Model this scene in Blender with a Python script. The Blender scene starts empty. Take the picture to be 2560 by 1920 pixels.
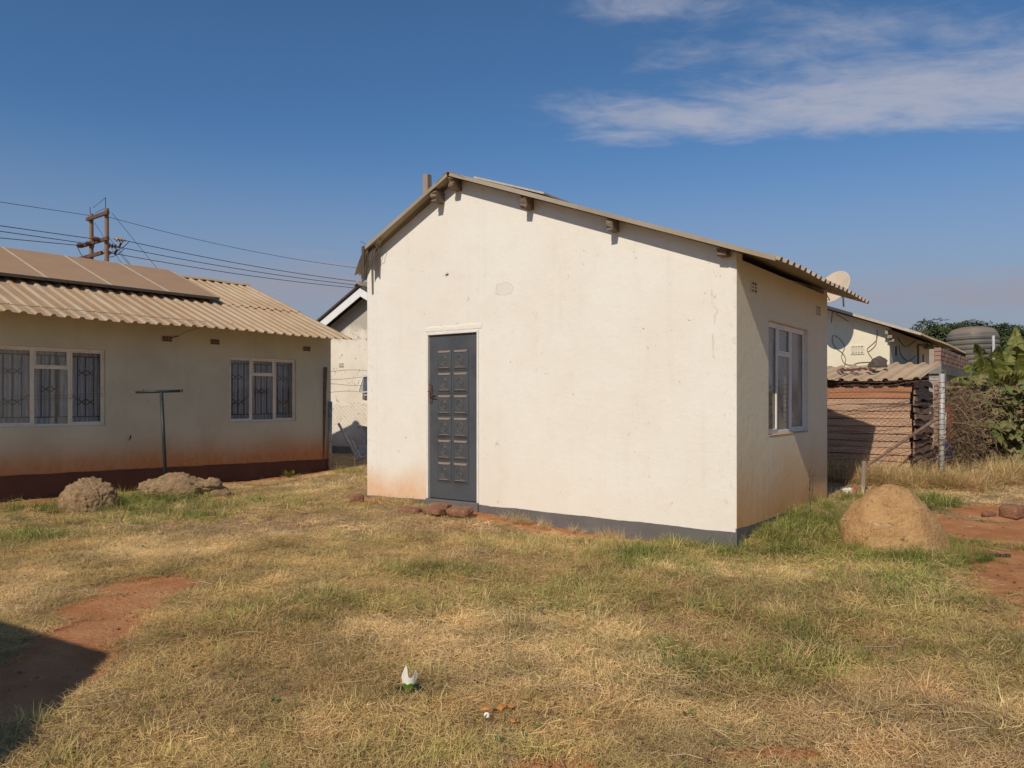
import bpy, bmesh, math, random
import numpy as np
from math import sin, cos, pi, radians, sqrt, atan2
from mathutils import Vector, Matrix
C = bpy.context.scene.collection
R = random.Random(7)
rng = np.random.default_rng(11)
EYE = 1.6

# ------------------------------------------------------------------ camera, sky, sun, exposure
sc = bpy.context.scene
cd = bpy.data.cameras.new('camera'); cam = bpy.data.objects.new('camera', cd); C.objects.link(cam)
cam.location = (0, 0, EYE); cam.rotation_euler = (radians(90), 0, 0)
cd.sensor_width = 36; cd.shift_y = 44 / 2560; cd.lens = 36 * 1932 / 2560; cd.clip_end = 3000; cd.clip_start = .05
sc.camera = cam
SUN = Vector((-.4676, -.8978, .84)).normalized()
sun_el = math.asin(SUN.z); sun_az = atan2(SUN.x, SUN.y)
sd = bpy.data.lights.new('sun', 'SUN'); sun = bpy.data.objects.new('sun', sd); C.objects.link(sun)
sd.energy = 3.3; sd.angle = radians(.5); sd.color = (1, .90, .76)
sun.rotation_euler = (-SUN).to_track_quat('-Z', 'Y').to_euler()
W = bpy.data.worlds.new('World'); sc.world = W; W.use_nodes = True
sc.view_settings.view_transform = 'Standard'; sc.view_settings.look = 'None'
sc.view_settings.gamma = 1; sc.view_settings.use_curve_mapping = False
sc.view_settings.exposure = .12

class NG:
    """small node helper"""
    def __init__(s, tree): s.t = tree; s.n = tree.nodes; s.l = tree.links
    def node(s, typ, **kw):
        n = s.n.new(typ)
        for k, v in kw.items():
            if k == 'inp':
                for kk, vv in v.items():
                    if hasattr(vv, 'is_output') or isinstance(vv, bpy.types.NodeSocket): s.l.new(vv, n.inputs[kk])
                    else: n.inputs[kk].default_value = vv
            else: setattr(n, k, v)
        return n
    def math(s, op, a, b=None, c=None, clamp=False):
        n = s.n.new('ShaderNodeMath'); n.operation = op; n.use_clamp = clamp
        for i, v in enumerate((a, b, c)):
            if v is None: continue
            if isinstance(v, bpy.types.NodeSocket): s.l.new(v, n.inputs[i])
            else: n.inputs[i].default_value = v
        return n.outputs[0]
    def mix(s, fac, a, b, mode='MIX'):
        n = s.n.new('ShaderNodeMix'); n.data_type = 'RGBA'; n.blend_type = mode
        for i, v in ((0, fac), (6, a), (7, b)):
            if isinstance(v, bpy.types.NodeSocket): s.l.new(v, n.inputs[i])
            elif i == 0: n.inputs[0].default_value = v
            else: n.inputs[i].default_value = (*v, 1) if len(v) == 3 else v
        return n.outputs[2]
    def ramp(s, fac, lo, hi):
        n = s.n.new('ShaderNodeMapRange'); n.interpolation_type = 'SMOOTHSTEP'
        s.l.new(fac, n.inputs[0]); n.inputs[1].default_value = lo; n.inputs[2].default_value = hi
        return n.outputs[0]
    def noise(s, vec, scale, detail=4, rough=.55, dist=0):
        n = s.n.new('ShaderNodeTexNoise'); s.l.new(vec, n.inputs['Vector'])
        n.inputs['Scale'].default_value = scale; n.inputs['Detail'].default_value = detail
        n.inputs['Roughness'].default_value = rough; n.inputs['Distortion'].default_value = dist
        return n.outputs[0]
    def scalev(s, vec, sx, sy, sz):
        n = s.n.new('ShaderNodeVectorMath'); n.operation = 'MULTIPLY'; s.l.new(vec, n.inputs[0])
        n.inputs[1].default_value = (sx, sy, sz); return n.outputs[0]
    def sep(s, vec):
        n = s.n.new('ShaderNodeSeparateXYZ'); s.l.new(vec, n.inputs[0]); return n.outputs

def build_world():
    g = NG(W.node_tree); g.n.clear()
    out = g.node('ShaderNodeOutputWorld'); bg = g.node('ShaderNodeBackground')
    sky = g.node('ShaderNodeTexSky', sky_type='NISHITA', sun_disc=False)
    sky.sun_elevation = sun_el; sky.sun_rotation = sun_az
    sky.altitude = 1400; sky.air_density = 1.0; sky.dust_density = .6; sky.ozone_density = 2.2
    tc = g.node('ShaderNodeTexCoord').outputs['Generated']
    x, y, z = g.sep(tc)
    # thin high cloud laid out on a layer overhead: coordinates divided by height above the horizon
    zz = g.math('MAXIMUM', z, .03)
    u = g.math('DIVIDE', x, zz); v = g.math('DIVIDE', y, zz)
    cmb = g.node('ShaderNodeCombineXYZ'); g.l.new(u, cmb.inputs[0]); g.l.new(v, cmb.inputs[1])
    rot = g.node('ShaderNodeVectorRotate', rotation_type='Z_AXIS'); g.l.new(cmb.outputs[0], rot.inputs[0]); rot.inputs['Angle'].default_value = radians(-6)
    pv = g.scalev(rot.outputs[0], 1.1, 1.45, 1)
    wsp = g.noise(pv, 1.6, 8, .62, .5)
    fine = g.noise(g.scalev(rot.outputs[0], 2.2, 3.5, 1), 3.0, 6, .6, .8)
    tex = g.math('ADD', g.math('MULTIPLY', wsp, .7), g.math('MULTIPLY', fine, .3))
    # banks of cloud in the layer (centre u, v, radii)
    def bank(cu, cv, ru, rv, amp, ang=0):
        ca, sa = cos(ang), sin(ang)
        du = g.math('SUBTRACT', u, cu); dv = g.math('SUBTRACT', v, cv)
        a = g.math('ADD', g.math('MULTIPLY', du, ca), g.math('MULTIPLY', dv, sa))
        b = g.math('SUBTRACT', g.math('MULTIPLY', dv, ca), g.math('MULTIPLY', du, sa))
        a = g.math('POWER', g.math('ABSOLUTE', g.math('DIVIDE', a, ru)), 2); b = g.math('POWER', g.math('ABSOLUTE', g.math('DIVIDE', b, rv)), 2)
        d = g.math('ADD', a, b)
        return g.math('MULTIPLY', g.math('EXPONENT', g.math('MULTIPLY', d, -1)), amp)
    tot = None
    for bk in CLOUD_BANKS:
        b = bank(*bk); tot = b if tot is None else g.math('MAXIMUM', tot, b)
    dens = g.math('ADD', g.math('MULTIPLY', tot, 1.15), g.math('MULTIPLY', g.math('SUBTRACT', tex, .5), 2.0))
    cl = g.ramp(dens, .22, 1.15)
    cl = g.math('MULTIPLY', cl, g.ramp(tot, .02, .30))
    tint = g.mix(1.0, sky.outputs[0], SKY_TINT, 'MULTIPLY')
    # mauve haze bank low on the horizon
    hz = g.ramp(z, .34, .03); hzn = g.noise(g.scalev(tc, 1.2, 1.2, 3.5), 1.1, 3)
    side = g.ramp(x, -.25, .75)
    hz = g.math('MULTIPLY', hz, g.math('ADD', .62, g.math('MULTIPLY', hzn, .6)), clamp=True)
    c1 = g.mix(hz, tint, (2.95, 3.1, 3.6))
    c2 = g.mix(g.math('MULTIPLY', cl, .72), c1, g.mix(g.ramp(z, .26, .16), (4.8, 4.8, 5.4), (3.3, 3.2, 3.8)))
    g.l.new(c2, bg.inputs[0]); bg.inputs[1].default_value = .09
    g.l.new(bg.outputs[0], out.inputs[0])
def dir2uv(px, py):
    d = Vector(((px - 1280) / 1932, 1, (1004 - py) / 1932)); return d.x / d.z, d.y / d.z
SKY_TINT = (.56, .83, 1.00)
CLOUD_BANKS = []
for px, py, ru, rv, amp, an in ((1740, 300, .50, .24, .95, .1), (2050, 275, .65, .27, .85, .1), (2400, 235, .9, .34, .95, .0), (2900, 200, 1.1, .35, .9, 0), (1850, 130, .5, .22, .46, 0),
                                (2150, 70, .8, .2, .46, 0), (1650, 10, .35, .12, .6, 0), (2750, 730, 3.4, 1.5, .95, 0), (760, 720, 2.0, 1.6, .85, 0), (1620, 335, .32, .16, .75, 0), (1980, 200, .5, .2, .4, 0)):
    u_, v_ = dir2uv(px, py); CLOUD_BANKS.append((u_, v_, ru, rv, amp, an))
CLOUD_BANKS += [(-3.2, -2.5, 2.2, .8, .5, .3), (2.5, -3.5, 2.5, .9, .5, -.2), (-5, 1.5, 1.5, .6, .3, .1)]
build_world()

# ------------------------------------------------------------------ materials
def mat(name, f=None, rough=.8, base=(.5, .5, .5), metal=0, spec=.3):
    m = bpy.data.materials.new(name); m.use_nodes = True; g = NG(m.node_tree)
    b = g.n['Principled BSDF']; b.inputs['Base Color'].default_value = (*base, 1)
    b.inputs['Roughness'].default_value = rough; b.inputs['Metallic'].default_value = metal
    b.inputs['Specular IOR Level'].default_value = spec
    if f: f(g, b, g.node('ShaderNodeTexCoord').outputs['Object'])
    return m
def bump(g, b, h, strength=.3, dist=.01, nrm=None):
    n = g.node('ShaderNodeBump'); n.inputs['Strength'].default_value = strength; n.inputs['Distance'].default_value = dist
    g.l.new(h, n.inputs['Height'])
    if nrm is not None: g.l.new(nrm, n.inputs['Normal'])
    g.l.new(n.outputs[0], b.inputs['Normal'])
def grainy(c1, c2, scale=6, stretch=(1, 1, 1), bs=.25, bd=.005, fine=60, spots=None):
    def f(g, b, co):
        v = g.scalev(co, *stretch)
        n = g.noise(v, scale, 6, .6); n2 = g.noise(v, fine, 3, .6)
        k = g.math('ADD', g.math('MULTIPLY', n, .7), g.math('MULTIPLY', n2, .3))
        col = g.mix(g.ramp(k, .35, .65), c1, c2)
        if spots:
            s = g.ramp(g.noise(v, spots[0], 5, .65), spots[1], spots[1] + .06); col = g.mix(g.math('MULTIPLY', s, spots[2]), col, spots[3])
        g.l.new(col, b.inputs['Base Color']); bump(g, b, k, bs, bd)
    return f
def plaster(c1, c2, stain, zlo, zhi, mode, crack=.5, patch=None):
    def f(g, b, co):
        x, y, z = g.sep(co)
        big = g.noise(co, .9, 5, .6); med = g.noise(co, 4.5, 6, .65); fine = g.noise(co, 70, 4, .7)
        col = g.mix(g.ramp(big, .38, .64), c1, c2)
        col = g.mix(g.math('MULTIPLY', g.ramp(med, .50, .70), .22), col, tuple(q * w for q, w in zip(c2, (.93, .86, .76))))
        # vertical run marks
        st = g.noise(g.scalev(co, 5, 5, .35), 1.6, 5, .6)
        col = g.mix(g.math('MULTIPLY', g.ramp(st, .54, .75), .16), col, tuple(q * .78 for q in c2))
        # chips and scratches
        vo = g.noise(g.scalev(co, 1.0, 1.0, .6), 17, 4, .78, 1.3)
        msk = g.ramp(g.noise(co, 1.9, 2), .36, .58)
        chip = g.math('MULTIPLY', g.ramp(vo, .655, .69), g.math('MULTIPLY', msk, crack))
        col = g.mix(chip, col, (.30, .24, .18))
        if patch:
            cx, cz, r = patch
            dx = g.math('DIVIDE', g.math('SUBTRACT', x, cx), r); dz = g.math('DIVIDE', g.math('SUBTRACT', z, cz), r * .6)
            d = g.math('SQRT', g.math('ADD', g.math('MULTIPLY', dx, dx), g.math('MULTIPLY', dz, dz)))
            d = g.math('ADD', d, g.math('MULTIPLY', g.math('SUBTRACT', g.noise(co, 14, 3), .5), .9))
            ins = g.ramp(d, 1.02, .96); rim = g.math('MULTIPLY', g.ramp(d, .90, .97), g.ramp(d, 1.06, .99))
            fr = g.math('LESS_THAN', y, .02)
            col = g.mix(g.math('MULTIPLY', g.math('MULTIPLY', ins, fr), .13), col, (.50, .38, .30))
            col = g.mix(g.math('MULTIPLY', g.math('MULTIPLY', rim, fr), .35), col, (.40, .30, .22))
        nn = g.math('MULTIPLY', g.math('SUBTRACT', g.noise(g.scalev(co, 1, 1, .5), 1.6, 4, .6), .5), .55 if mode != 'left' else .30)
        h = g.math('ADD', z, nn)
        k = g.ramp(h, zhi, zlo)
        if mode == 'main':
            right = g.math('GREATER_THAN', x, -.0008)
            lft = g.ramp(x, -3.1, -4.3)
            near = g.math('MULTIPLY', g.ramp(y, -.1, .8), 0.0)
            lowk = g.ramp(h, .85, .42)
            fx = g.math('ADD', g.math('MULTIPLY', k, right), g.math('MULTIPLY', g.math('SUBTRACT', 1, right), g.math('MULTIPLY', g.math('ADD', g.math('MULTIPLY', lft, .62), .07), lowk)))
            # right-hand wall tinted warmer: its shade tone is put into the colour
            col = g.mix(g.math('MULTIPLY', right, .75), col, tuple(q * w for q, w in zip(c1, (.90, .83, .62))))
            # worn corner strip and the outlined loose patch below the eave
            edge = g.math('ADD', g.math('MULTIPLY', g.ramp(x, -.28, -.03), .6), g.math('MULTIPLY', g.ramp(x, -4.72, -4.98), .8))
            wn = g.ramp(g.noise(g.scalev(co, 1, 1, .6), 24, 5, .75, 1), .56, .64)
            col = g.mix(g.math('MULTIPLY', g.math('MULTIPLY', wn, edge), .45), col, (.42, .31, .22))
            pw = g.math('ADD', g.math('MULTIPLY', g.noise(g.scalev(co, 0, 0, 1), 2.6, 4, .6), .55), g.math('MULTIPLY', g.noise(co, 16, 3), .05))
            dd = g.math('ABSOLUTE', g.math('ADD', x, g.math('MULTIPLY', pw, .78)))
            ln = g.math('MULTIPLY', g.ramp(dd, .014, .004), g.math('MULTIPLY', g.ramp(z, 1.98, 2.04), g.ramp(z, 2.88, 2.82)))
            col = g.mix(g.math('MULTIPLY', g.math('MULTIPLY', ln, g.math('LESS_THAN', y, .02)), g.math('MULTIPLY', g.math('MULTIPLY', g.math('GREATER_THAN', x, -.6), g.ramp(g.noise(co, 6, 3), .42, .55)), .30)), col, (.33, .25, .18))
            k = fx
        sp_ = g.ramp(g.noise(g.scalev(co, 1, 1, .7), 11, 6, .75), .35, .68)
        col = g.mix(g.math('MULTIPLY', k, g.math('ADD', .76, g.math('MULTIPLY', sp_, .22))), col, stain)
        g.l.new(col, b.inputs['Base Color'])
        trw = g.noise(g.scalev(co, 1, 1, 2.2), 9, 3, .5, 1.5)
        hgt = g.math('ADD', g.math('ADD', g.math('MULTIPLY', fine, .25), g.math('MULTIPLY', trw, .22)), g.math('ADD', g.math('MULTIPLY', med, 1.2), g.math('MULTIPLY', chip, -.8)))
        bev = g.node('ShaderNodeBevel', samples=4); bev.inputs['Radius'].default_value = .014
        bump(g, b, hgt, .42, .012, bev.outputs[0])
    return f
def wood(c1, c2, axis=0, bs=.4):
    s = [14, 14, 14]; s[axis] = .9
    def f(g, b, co):
        oi = g.node('ShaderNodeObjectInfo').outputs['Random']
        ad = g.node('ShaderNodeVectorMath', operation='ADD'); g.l.new(g.scalev(co, *s), ad.inputs[0])
        cm = g.node('ShaderNodeCombineXYZ'); 
        for i in range(3): g.l.new(g.math('MULTIPLY', oi, 40 + i * 9), cm.inputs[i])
        g.l.new(cm.outputs[0], ad.inputs[1]); v = ad.outputs[0]
        n = g.noise(v, 1.6, 6, .65, .6)
        col = g.mix(g.ramp(n, .32, .68), c1, c2)
        col = g.mix(g.math('MULTIPLY', oi, .35), col, (.26, .21, .17))
        kn = g.ramp(g.noise(g.scalev(v, .35, .35, .35), 1.5, 3), .66, .72)
        col = g.mix(g.math('MULTIPLY', kn, .6), col, (.09, .05, .03))
        g.l.new(col, b.inputs['Base Color']); bump(g, b, n, bs, .006)
    return f
M = {}
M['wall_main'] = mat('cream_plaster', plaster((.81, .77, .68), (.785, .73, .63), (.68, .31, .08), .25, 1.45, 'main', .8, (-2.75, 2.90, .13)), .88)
M['wall_left'] = mat('grey_green_plaster', plaster((.68, .635, .455), (.60, .555, .39), (.52, .20, .045), .50, 1.12, 'left', .2), .9)
M['wall_far'] = mat('pale_yellow_plaster', plaster((.80, .735, .56), (.76, .68, .50), (.5, .3, .15), .2, .8, 'far', .25), .9)
def blotch(g, b, co):
    plaster((.80, .72, .60), (.72, .63, .50), (.45, .28, .16), .2, .8, 'far', 1.0)(g, b, co)
    x, y, z = g.sep(co)
    col = b.inputs['Base Color'].links[0].from_socket
    k = g.ramp(g.math('ADD', z, g.math('MULTIPLY', g.noise(co, 2.2, 5, .7), 1.6)), 4.0, 4.5)
    col = g.mix(g.math('MULTIPLY', k, .75), col, (.36, .33, .28))
    sp = g.ramp(g.noise(co, 5.5, 4, .7, 1), .62, .65); col = g.mix(g.math('MULTIPLY', sp, .75), col, (.25, .22, .19))
    g.l.new(col, b.inputs['Base Color'])
M['wall_patchy'] = mat('patchy_plaster', blotch, .92)
M['plinth_grey'] = mat('grey_plinth_paint', grainy((.155, .14, .135), (.125, .115, .11), 3, (1, 1, 1), .25, .006, 50, (9, .66, .7, (.34, .19, .10))), .7)
M['plinth_brown'] = mat('brown_plinth_paint', grainy((.135, .062, .038), (.10, .05, .033), 3), .75)
def roofm(c1, c2, streak):
    def f(g, b, co):
        yy = g.math('FLOOR', g.math('DIVIDE', g.sep(co)[1], .76)); wn = g.node('ShaderNodeTexWhiteNoise', noise_dimensions='1D'); g.l.new(yy, wn.inputs['W'])
        n = g.noise(g.scalev(co, .5, 3.5, .5), 1.4, 6, .65); m = g.math('ADD', g.noise(co, 1.1, 5, .6), g.math('MULTIPLY', g.math('SUBTRACT', wn.outputs[0], .5), .22)); q = g.noise(co, 24, 4, .7)
        col = g.mix(g.ramp(m, .35, .65), c1, c2)
        col = g.mix(g.math('MULTIPLY', g.ramp(n, .46, .7), .6), col, streak)
        col = g.mix(g.math('MULTIPLY', g.ramp(q, .58, .72), .25), col, tuple(k * .6 for k in c2))
        g.l.new(col, b.inputs['Base Color']); bump(g, b, q, .15, .004)
    return f
M['roof_left'] = mat('dusty_beige_sheet', roofm((.46, .325, .195), (.40, .27, .155), (.50, .42, .31)), .7)
M['roof_main'] = mat('weathered_sheet', roofm((.36, .29, .21), (.30, .235, .165), (.42, .37, .29)), .75)
M['roof_far'] = mat('brown_sheet', roofm((.40, .29, .19), (.36, .25, .16), (.42, .36, .28)), .75)
M['roof_shed'] = mat('shed_sheet', roofm((.56, .40, .25), (.48, .33, .20), (.52, .42, .29)), .8)
M['roof_dark'] = mat('dark_roof_edge', grainy((.10, .085, .075), (.07, .06, .055)), .7)
M['timber_raw'] = mat('raw_timber', wood((.24, .16, .10), (.12, .075, .05), 1), .85)
M['timber_post'] = mat('grey_timber', wood((.42, .34, .26), (.30, .24, .18), 2), .85)
M['plank'] = mat('weathered_plank', wood((.60, .39, .25), (.38, .22, .14), 0, .6), .85)
M['plank_red'] = mat('reddish_plank', wood((.50, .20, .08), (.30, .11, .05), 0), .8)
M['plank_side'] = mat('brown_offcut', wood((.34, .22, .15), (.20, .125, .085), 1), .9)
M['door'] = mat('slate_door_paint', None, .42, (.068, .075, .088), 0, .45)
def doorf(g, b, co):
    n = g.noise(co, 3, 5, .6); col = g.mix(g.ramp(n, .4, .7), (.080, .084, .092), (.060, .063, .070))
    sm = g.ramp(g.noise(g.scalev(co, 6, 6, 3), 1, 4), .60, .72); x, y, z = g.sep(co)
    col = g.mix(g.math('MULTIPLY', g.math('MULTIPLY', sm, g.ramp(z, .95, .45)), .6), col, (.03, .025, .025))
    up = g.sep(g.node('ShaderNodeNewGeometry').outputs['Normal'])[2]
    col = g.mix(g.math('MULTIPLY', g.ramp(up, .15, .5), .85), col, (.27, .20, .145))   # light from above painted onto upward bevels
    g.l.new(col, b.inputs['Base Color'])
    v = g.node('ShaderNodeTexVoronoi'); g.l.new(co, v.inputs['Vector']); v.inputs['Scale'].default_value = 75
    bump(g, b, v.outputs[0], .35, .003)
M['door'] = mat('slate_door_paint', doorf, .45, spec=.4)
M['white_metal'] = mat('white_frame_paint', grainy((.80, .76, .70), (.72, .67, .60), 8, bs=.1, spots=(16, .66, .6, (.35, .16, .08))), .5)
M['cream_metal'] = mat('cream_frame_paint', grainy((.88, .80, .64), (.78, .69, .53), 8, bs=.1, spots=(16, .64, .6, (.28, .16, .10))), .55)
M['white_board'] = mat('white_fascia_paint', grainy((.82, .82, .80), (.76, .76, .74), 3, bs=.08), .6)
M['rust'] = mat('rusty_steel', grainy((.17, .07, .04), (.06, .04, .035), 30), .8)
M['dark_steel'] = mat('dark_steel', grainy((.045, .043, .045), (.028, .027, .028), 20, bs=.1), .6)
M['black_steel'] = mat('green_black_pole_paint', grainy((.035, .045, .04), (.02, .026, .024), 20, bs=.1), .45)
def galv(g, b, co):
    n = g.noise(g.scalev(co, 1, 1, .4), 14, 4); n2 = g.noise(co, 3, 4)
    col = g.mix(g.ramp(n, .35, .65), (.50, .48, .44), (.34, .33, .31)); col = g.mix(g.math('MULTIPLY', g.ramp(n2, .5, .7), .6), col, (.40, .31, .22))
    g.l.new(col, b.inputs['Base Color'])
M['galv'] = mat('galvanised_pipe', galv, .5, metal=.15)
M['wire'] = mat('fence_wire', None, .7, (.16, .13, .10), .2)
M['rust_wire'] = mat('rusty_fence_wire', None, .8, (.19, .12, .08), .1)
M['cable'] = mat('dark_cable', None, .7, (.03, .035, .045))
M['house_cable'] = mat('grey_cable', None, .8, (.22, .17, .11))
M['air_brick'] = mat('fired_clay', grainy((.30, .22, .16), (.24, .17, .12), 20), .9)
M['air_brick_pale'] = mat('painted_air_brick', grainy((.74, .66, .52), (.66, .56, .42), 20), .85)
M['hole'] = mat('painted_hole_shade', None, .95, (.018, .014, .012))  # shade inside holes put into a near-black colour
M['interior'] = mat('painted_room_shade', None, .95, (.09, .08, .07))  # dark colour stands in for the shade of unlit rooms
def curt(g, b, co):
    w = g.node('ShaderNodeTexWave', wave_type='BANDS', bands_direction='Y'); g.l.new(co, w.inputs['Vector']); w.inputs['Scale'].default_value = 4.5
    w.inputs['Distortion'].default_value = 3; w.inputs['Detail'].default_value = 2; w.inputs['Detail Scale'].default_value = .8
    g.l.new(g.mix(w.outputs[1], (.52, .54, .60), (.82, .83, .86)), b.inputs['Base Color']); bump(g, b, w.outputs[1], .5, .02)
M['curtain'] = mat('net_curtain', curt, .95)
M['brown_paper'] = mat('dusty_board', grainy((.50, .45, .38), (.36, .31, .25), 3), .95)
M['paper'] = mat('paper_sheet', grainy((.62, .60, .55), (.52, .49, .44), 9), .9)
def glassm(name, haze, tint, refl=.9):
    m = bpy.data.materials.new(name); m.use_nodes = True; g = NG(m.node_tree); g.n.remove(g.n['Principled BSDF'])
    out = g.n['Material Output']; tr = g.node('ShaderNodeBsdfTransparent'); gl = g.node('ShaderNodeBsdfGlossy'); df = g.node('ShaderNodeBsdfDiffuse')
    tr.inputs[0].default_value = (.98, .99, .99, 1); gl.inputs['Roughness'].default_value = .03; df.inputs[0].default_value = (*tint, 1)
    co = g.node('ShaderNodeTexCoord').outputs['Object']
    m1 = g.node('ShaderNodeMixShader'); m2 = g.node('ShaderNodeMixShader')
    d = g.math('MULTIPLY', g.ramp(g.noise(co, 2.2, 5, .6), .2, .7), haze)
    g.l.new(d, m1.inputs[0]); g.l.new(tr.outputs[0], m1.inputs[1]); g.l.new(df.outputs[0], m1.inputs[2])
    fr = g.node('ShaderNodeFresnel'); fr.inputs[0].default_value = 1.5
    g.l.new(g.math('MULTIPLY', fr.outputs[0], refl, clamp=True), m2.inputs[0]); g.l.new(m1.outputs[0], m2.inputs[1]); g.l.new(gl.outputs[0], m2.inputs[2])
    g.l.new(m2.outputs[0], out.inputs[0]); return m
M['glass'] = glassm('window_glass', .16, (.42, .38, .32), .5)
M['glass_dusty'] = glassm('dusty_window_glass', .85, (.46, .40, .32), .5)
def solar(g, b, co):
    n = g.noise(co, 2.0, 5, .6); n2 = g.noise(g.scalev(co, 1, 1, 1), 35, 3)
    col = g.mix(g.ramp(n, .3, .7), (.45, .275, .145), (.41, .245, .13)); col = g.mix(g.math('MULTIPLY', n2, .15), col, (.33, .21, .14))
    g.l.new(col, b.inputs['Base Color'])
M['solar_dust'] = mat('dust_covered_glass', solar, .55)
M['alu'] = mat('dusty_aluminium', grainy((.55, .47, .37), (.44, .36, .27), 10, bs=.05), .6)
M['alu_dark'] = mat('panel_side', grainy((.20, .16, .12), (.14, .11, .09), 10, bs=.05), .6)
def rockm(c1, c2, c3, sc_=3.0, bs=.8, pit=False):
    def f(g, b, co):
        n = g.noise(co, sc_, 7, .65); n2 = g.noise(co, sc_ * 7, 5, .7)
        col = g.mix(g.ramp(n, .35, .65), c1, c2)
        v = g.noise(g.scalev(co, 1, 1, 2.2), sc_ * 1.6, 6, .7, 1.2)
        col = g.mix(g.math('MULTIPLY', g.ramp(v, .56, .66), .75), col, c3)
        cr = g.ramp(g.noise(co, sc_ * 2.2, 4, .6, 2), .33, .41); col = g.mix(cr, tuple(q * .55 for q in c2), col)
        g.l.new(col, b.inputs['Base Color']); bump(g, b, g.math('ADD', n2, g.math('MULTIPLY', v, .8)), bs, .03)
    return f
M['boulder'] = mat('ochre_granite', rockm((.60, .355, .155), (.48, .27, .11), (.74, .55, .31), 4.2, 1.0), .85)
M['rock_pink'] = mat('pitted_laterite', rockm((.55, .37, .20), (.34, .21, .11), (.68, .48, .30), 14, 1.0), .95)
M['stone_grey'] = mat('grey_brown_stone', rockm((.13, .10, .085), (.08, .065, .055), (.22, .17, .14), 9, .6), .95)
M['brick'] = mat('red_clay_brick', rockm((.40, .20, .115), (.28, .13, .075), (.48, .32, .21), 9, .9), .95)
M['brick_wall'] = mat('house_brick', wood((.42, .25, .185), (.33, .185, .135), 0, .2), .95)
M['mortar'] = mat('mortar', grainy((.42, .36, .30), (.34, .28, .22), 20), .95)
M['concrete'] = mat('raw_concrete', grainy((.26, .25, .22), (.20, .19, .165), 5, bs=.4), .95)
def pole_w(g, b, co):
    n = g.noise(g.scalev(co, 8, 8, .5), 1.5, 5, .6); g.l.new(g.mix(g.ramp(n, .3, .7), (.30, .20, .13), (.20, .13, .085)), b.inputs['Base Color'])
M['pole'] = mat('pole_timber', pole_w, .85)
M['arm'] = mat('crossarm_timber', grainy((.15, .09, .06), (.10, .06, .045), 8), .85)
M['insulator'] = mat('brown_porcelain', None, .25, (.12, .05, .03), 0, .6)
M['insulator_lit'] = mat('sunlit_brown_porcelain', None, .4, (.34, .20, .12), 0, .5)  # brighter copy of the brown porcelain, sunlight painted into its colour
M['dish'] = mat('cream_dish_paint', grainy((.66, .55, .42), (.60, .46, .32), 3, bs=.05), .55)
def tankm(g, b, co):
    x, y, z = g.sep(co); n = g.noise(g.scalev(co, 1, 1, .5), 2.5, 5)
    col = g.mix(g.ramp(n, .35, .7), (.115, .122, .120), (.16, .155, .135))
    up = g.sep(g.node('ShaderNodeNewGeometry').outputs['Normal'])[2]
    col = g.mix(g.math('MULTIPLY', g.ramp(up, .1, .6), .9), col, (.24, .185, .13)); g.l.new(col, b.inputs['Base Color'])  # upward faces coloured paler brown
M['tank'] = mat('black_plastic_pale_top', tankm, .5)
M['pvc'] = mat('white_pvc', grainy((.62, .62, .62), (.50, .50, .50), 6, bs=.05), .4)
M['litter_white'] = mat('white_wrapper', grainy((.80, .78, .68), (.72, .70, .60), 30, bs=.1), .6)
M['litter_green'] = mat('green_wrapper', None, .6, (.10, .20, .02))
M['litter_dark'] = mat('dark_green_wrapper', None, .6, (.012, .035, .02))
M['peel'] = mat('orange_peel', None, .7, (.55, .22, .05))
M['red_print'] = mat('red_print', None, .6, (.5, .08, .04))
M['rubber'] = mat('black_rubber', None, .8, (.03, .03, .035))
M['blue_cloth'] = mat('blue_cloth', grainy((.05, .06, .16), (.03, .035, .09), 6, bs=.4), .95)
M['red_cloth'] = mat('faded_red_cloth', grainy((.28, .075, .04), (.17, .05, .03), 14, bs=.4), .95)
def leafm(name, cols, tr=.35, attr=None, rough=.6):
    m = bpy.data.materials.new(name); m.use_nodes = True; g = NG(m.node_tree)
    b = g.n['Principled BSDF']; out = g.n['Material Output']; b.inputs['Roughness'].default_value = rough; b.inputs['Specular IOR Level'].default_value = .25
    if attr:
        a = g.node('ShaderNodeAttribute', attribute_type=attr, attribute_name='tint'); col = a.outputs['Color']
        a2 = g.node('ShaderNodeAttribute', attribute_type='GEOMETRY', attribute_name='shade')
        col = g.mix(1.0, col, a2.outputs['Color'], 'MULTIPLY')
    else:
        a = g.node('ShaderNodeAttribute', attribute_type='GEOMETRY', attribute_name='var')
        oi = g.node('ShaderNodeObjectInfo').outputs['Random']
        cr = g.node('ShaderNodeValToRGB'); el = cr.color_ramp.elements
        while len(el) < len(cols): el.new(.5)
        for i, c in enumerate(cols): el[i].position = i / (len(cols) - 1); el[i].color = (*c, 1)
        g.l.new(g.math('FRACT', g.math('ADD', a.outputs['Fac'], g.math('MULTIPLY', oi, 1))), cr.inputs[0]); col = cr.outputs[0]
    g.l.new(col, b.inputs['Base Color'])
    t = g.node('ShaderNodeBsdfTranslucent'); g.l.new(col, t.inputs[0]); mx = g.node('ShaderNodeMixShader'); mx.inputs[0].default_value = tr
    g.l.new(b.outputs[0], mx.inputs[1]); g.l.new(t.outputs[0], mx.inputs[2]); g.l.new(mx.outputs[0], out.inputs[0]); return m
M['grass'] = leafm('grass_blade', None, .3, 'INSTANCER')
M['tree_leaf'] = leafm('tree_leaf', [(.035, .055, .018), (.055, .08, .025), (.09, .10, .035), (.05, .07, .02)], .2)
M['banana'] = leafm('banana_leaf', [(.14, .165, .035), (.23, .245, .06), (.34, .32, .10)], .4, rough=.4)
M['vine_leaf'] = leafm('pumpkin_leaf', [(.13, .17, .04), (.19, .21, .06), (.26, .23, .09), (.30, .24, .12), (.11, .18, .035)], .3)
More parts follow.
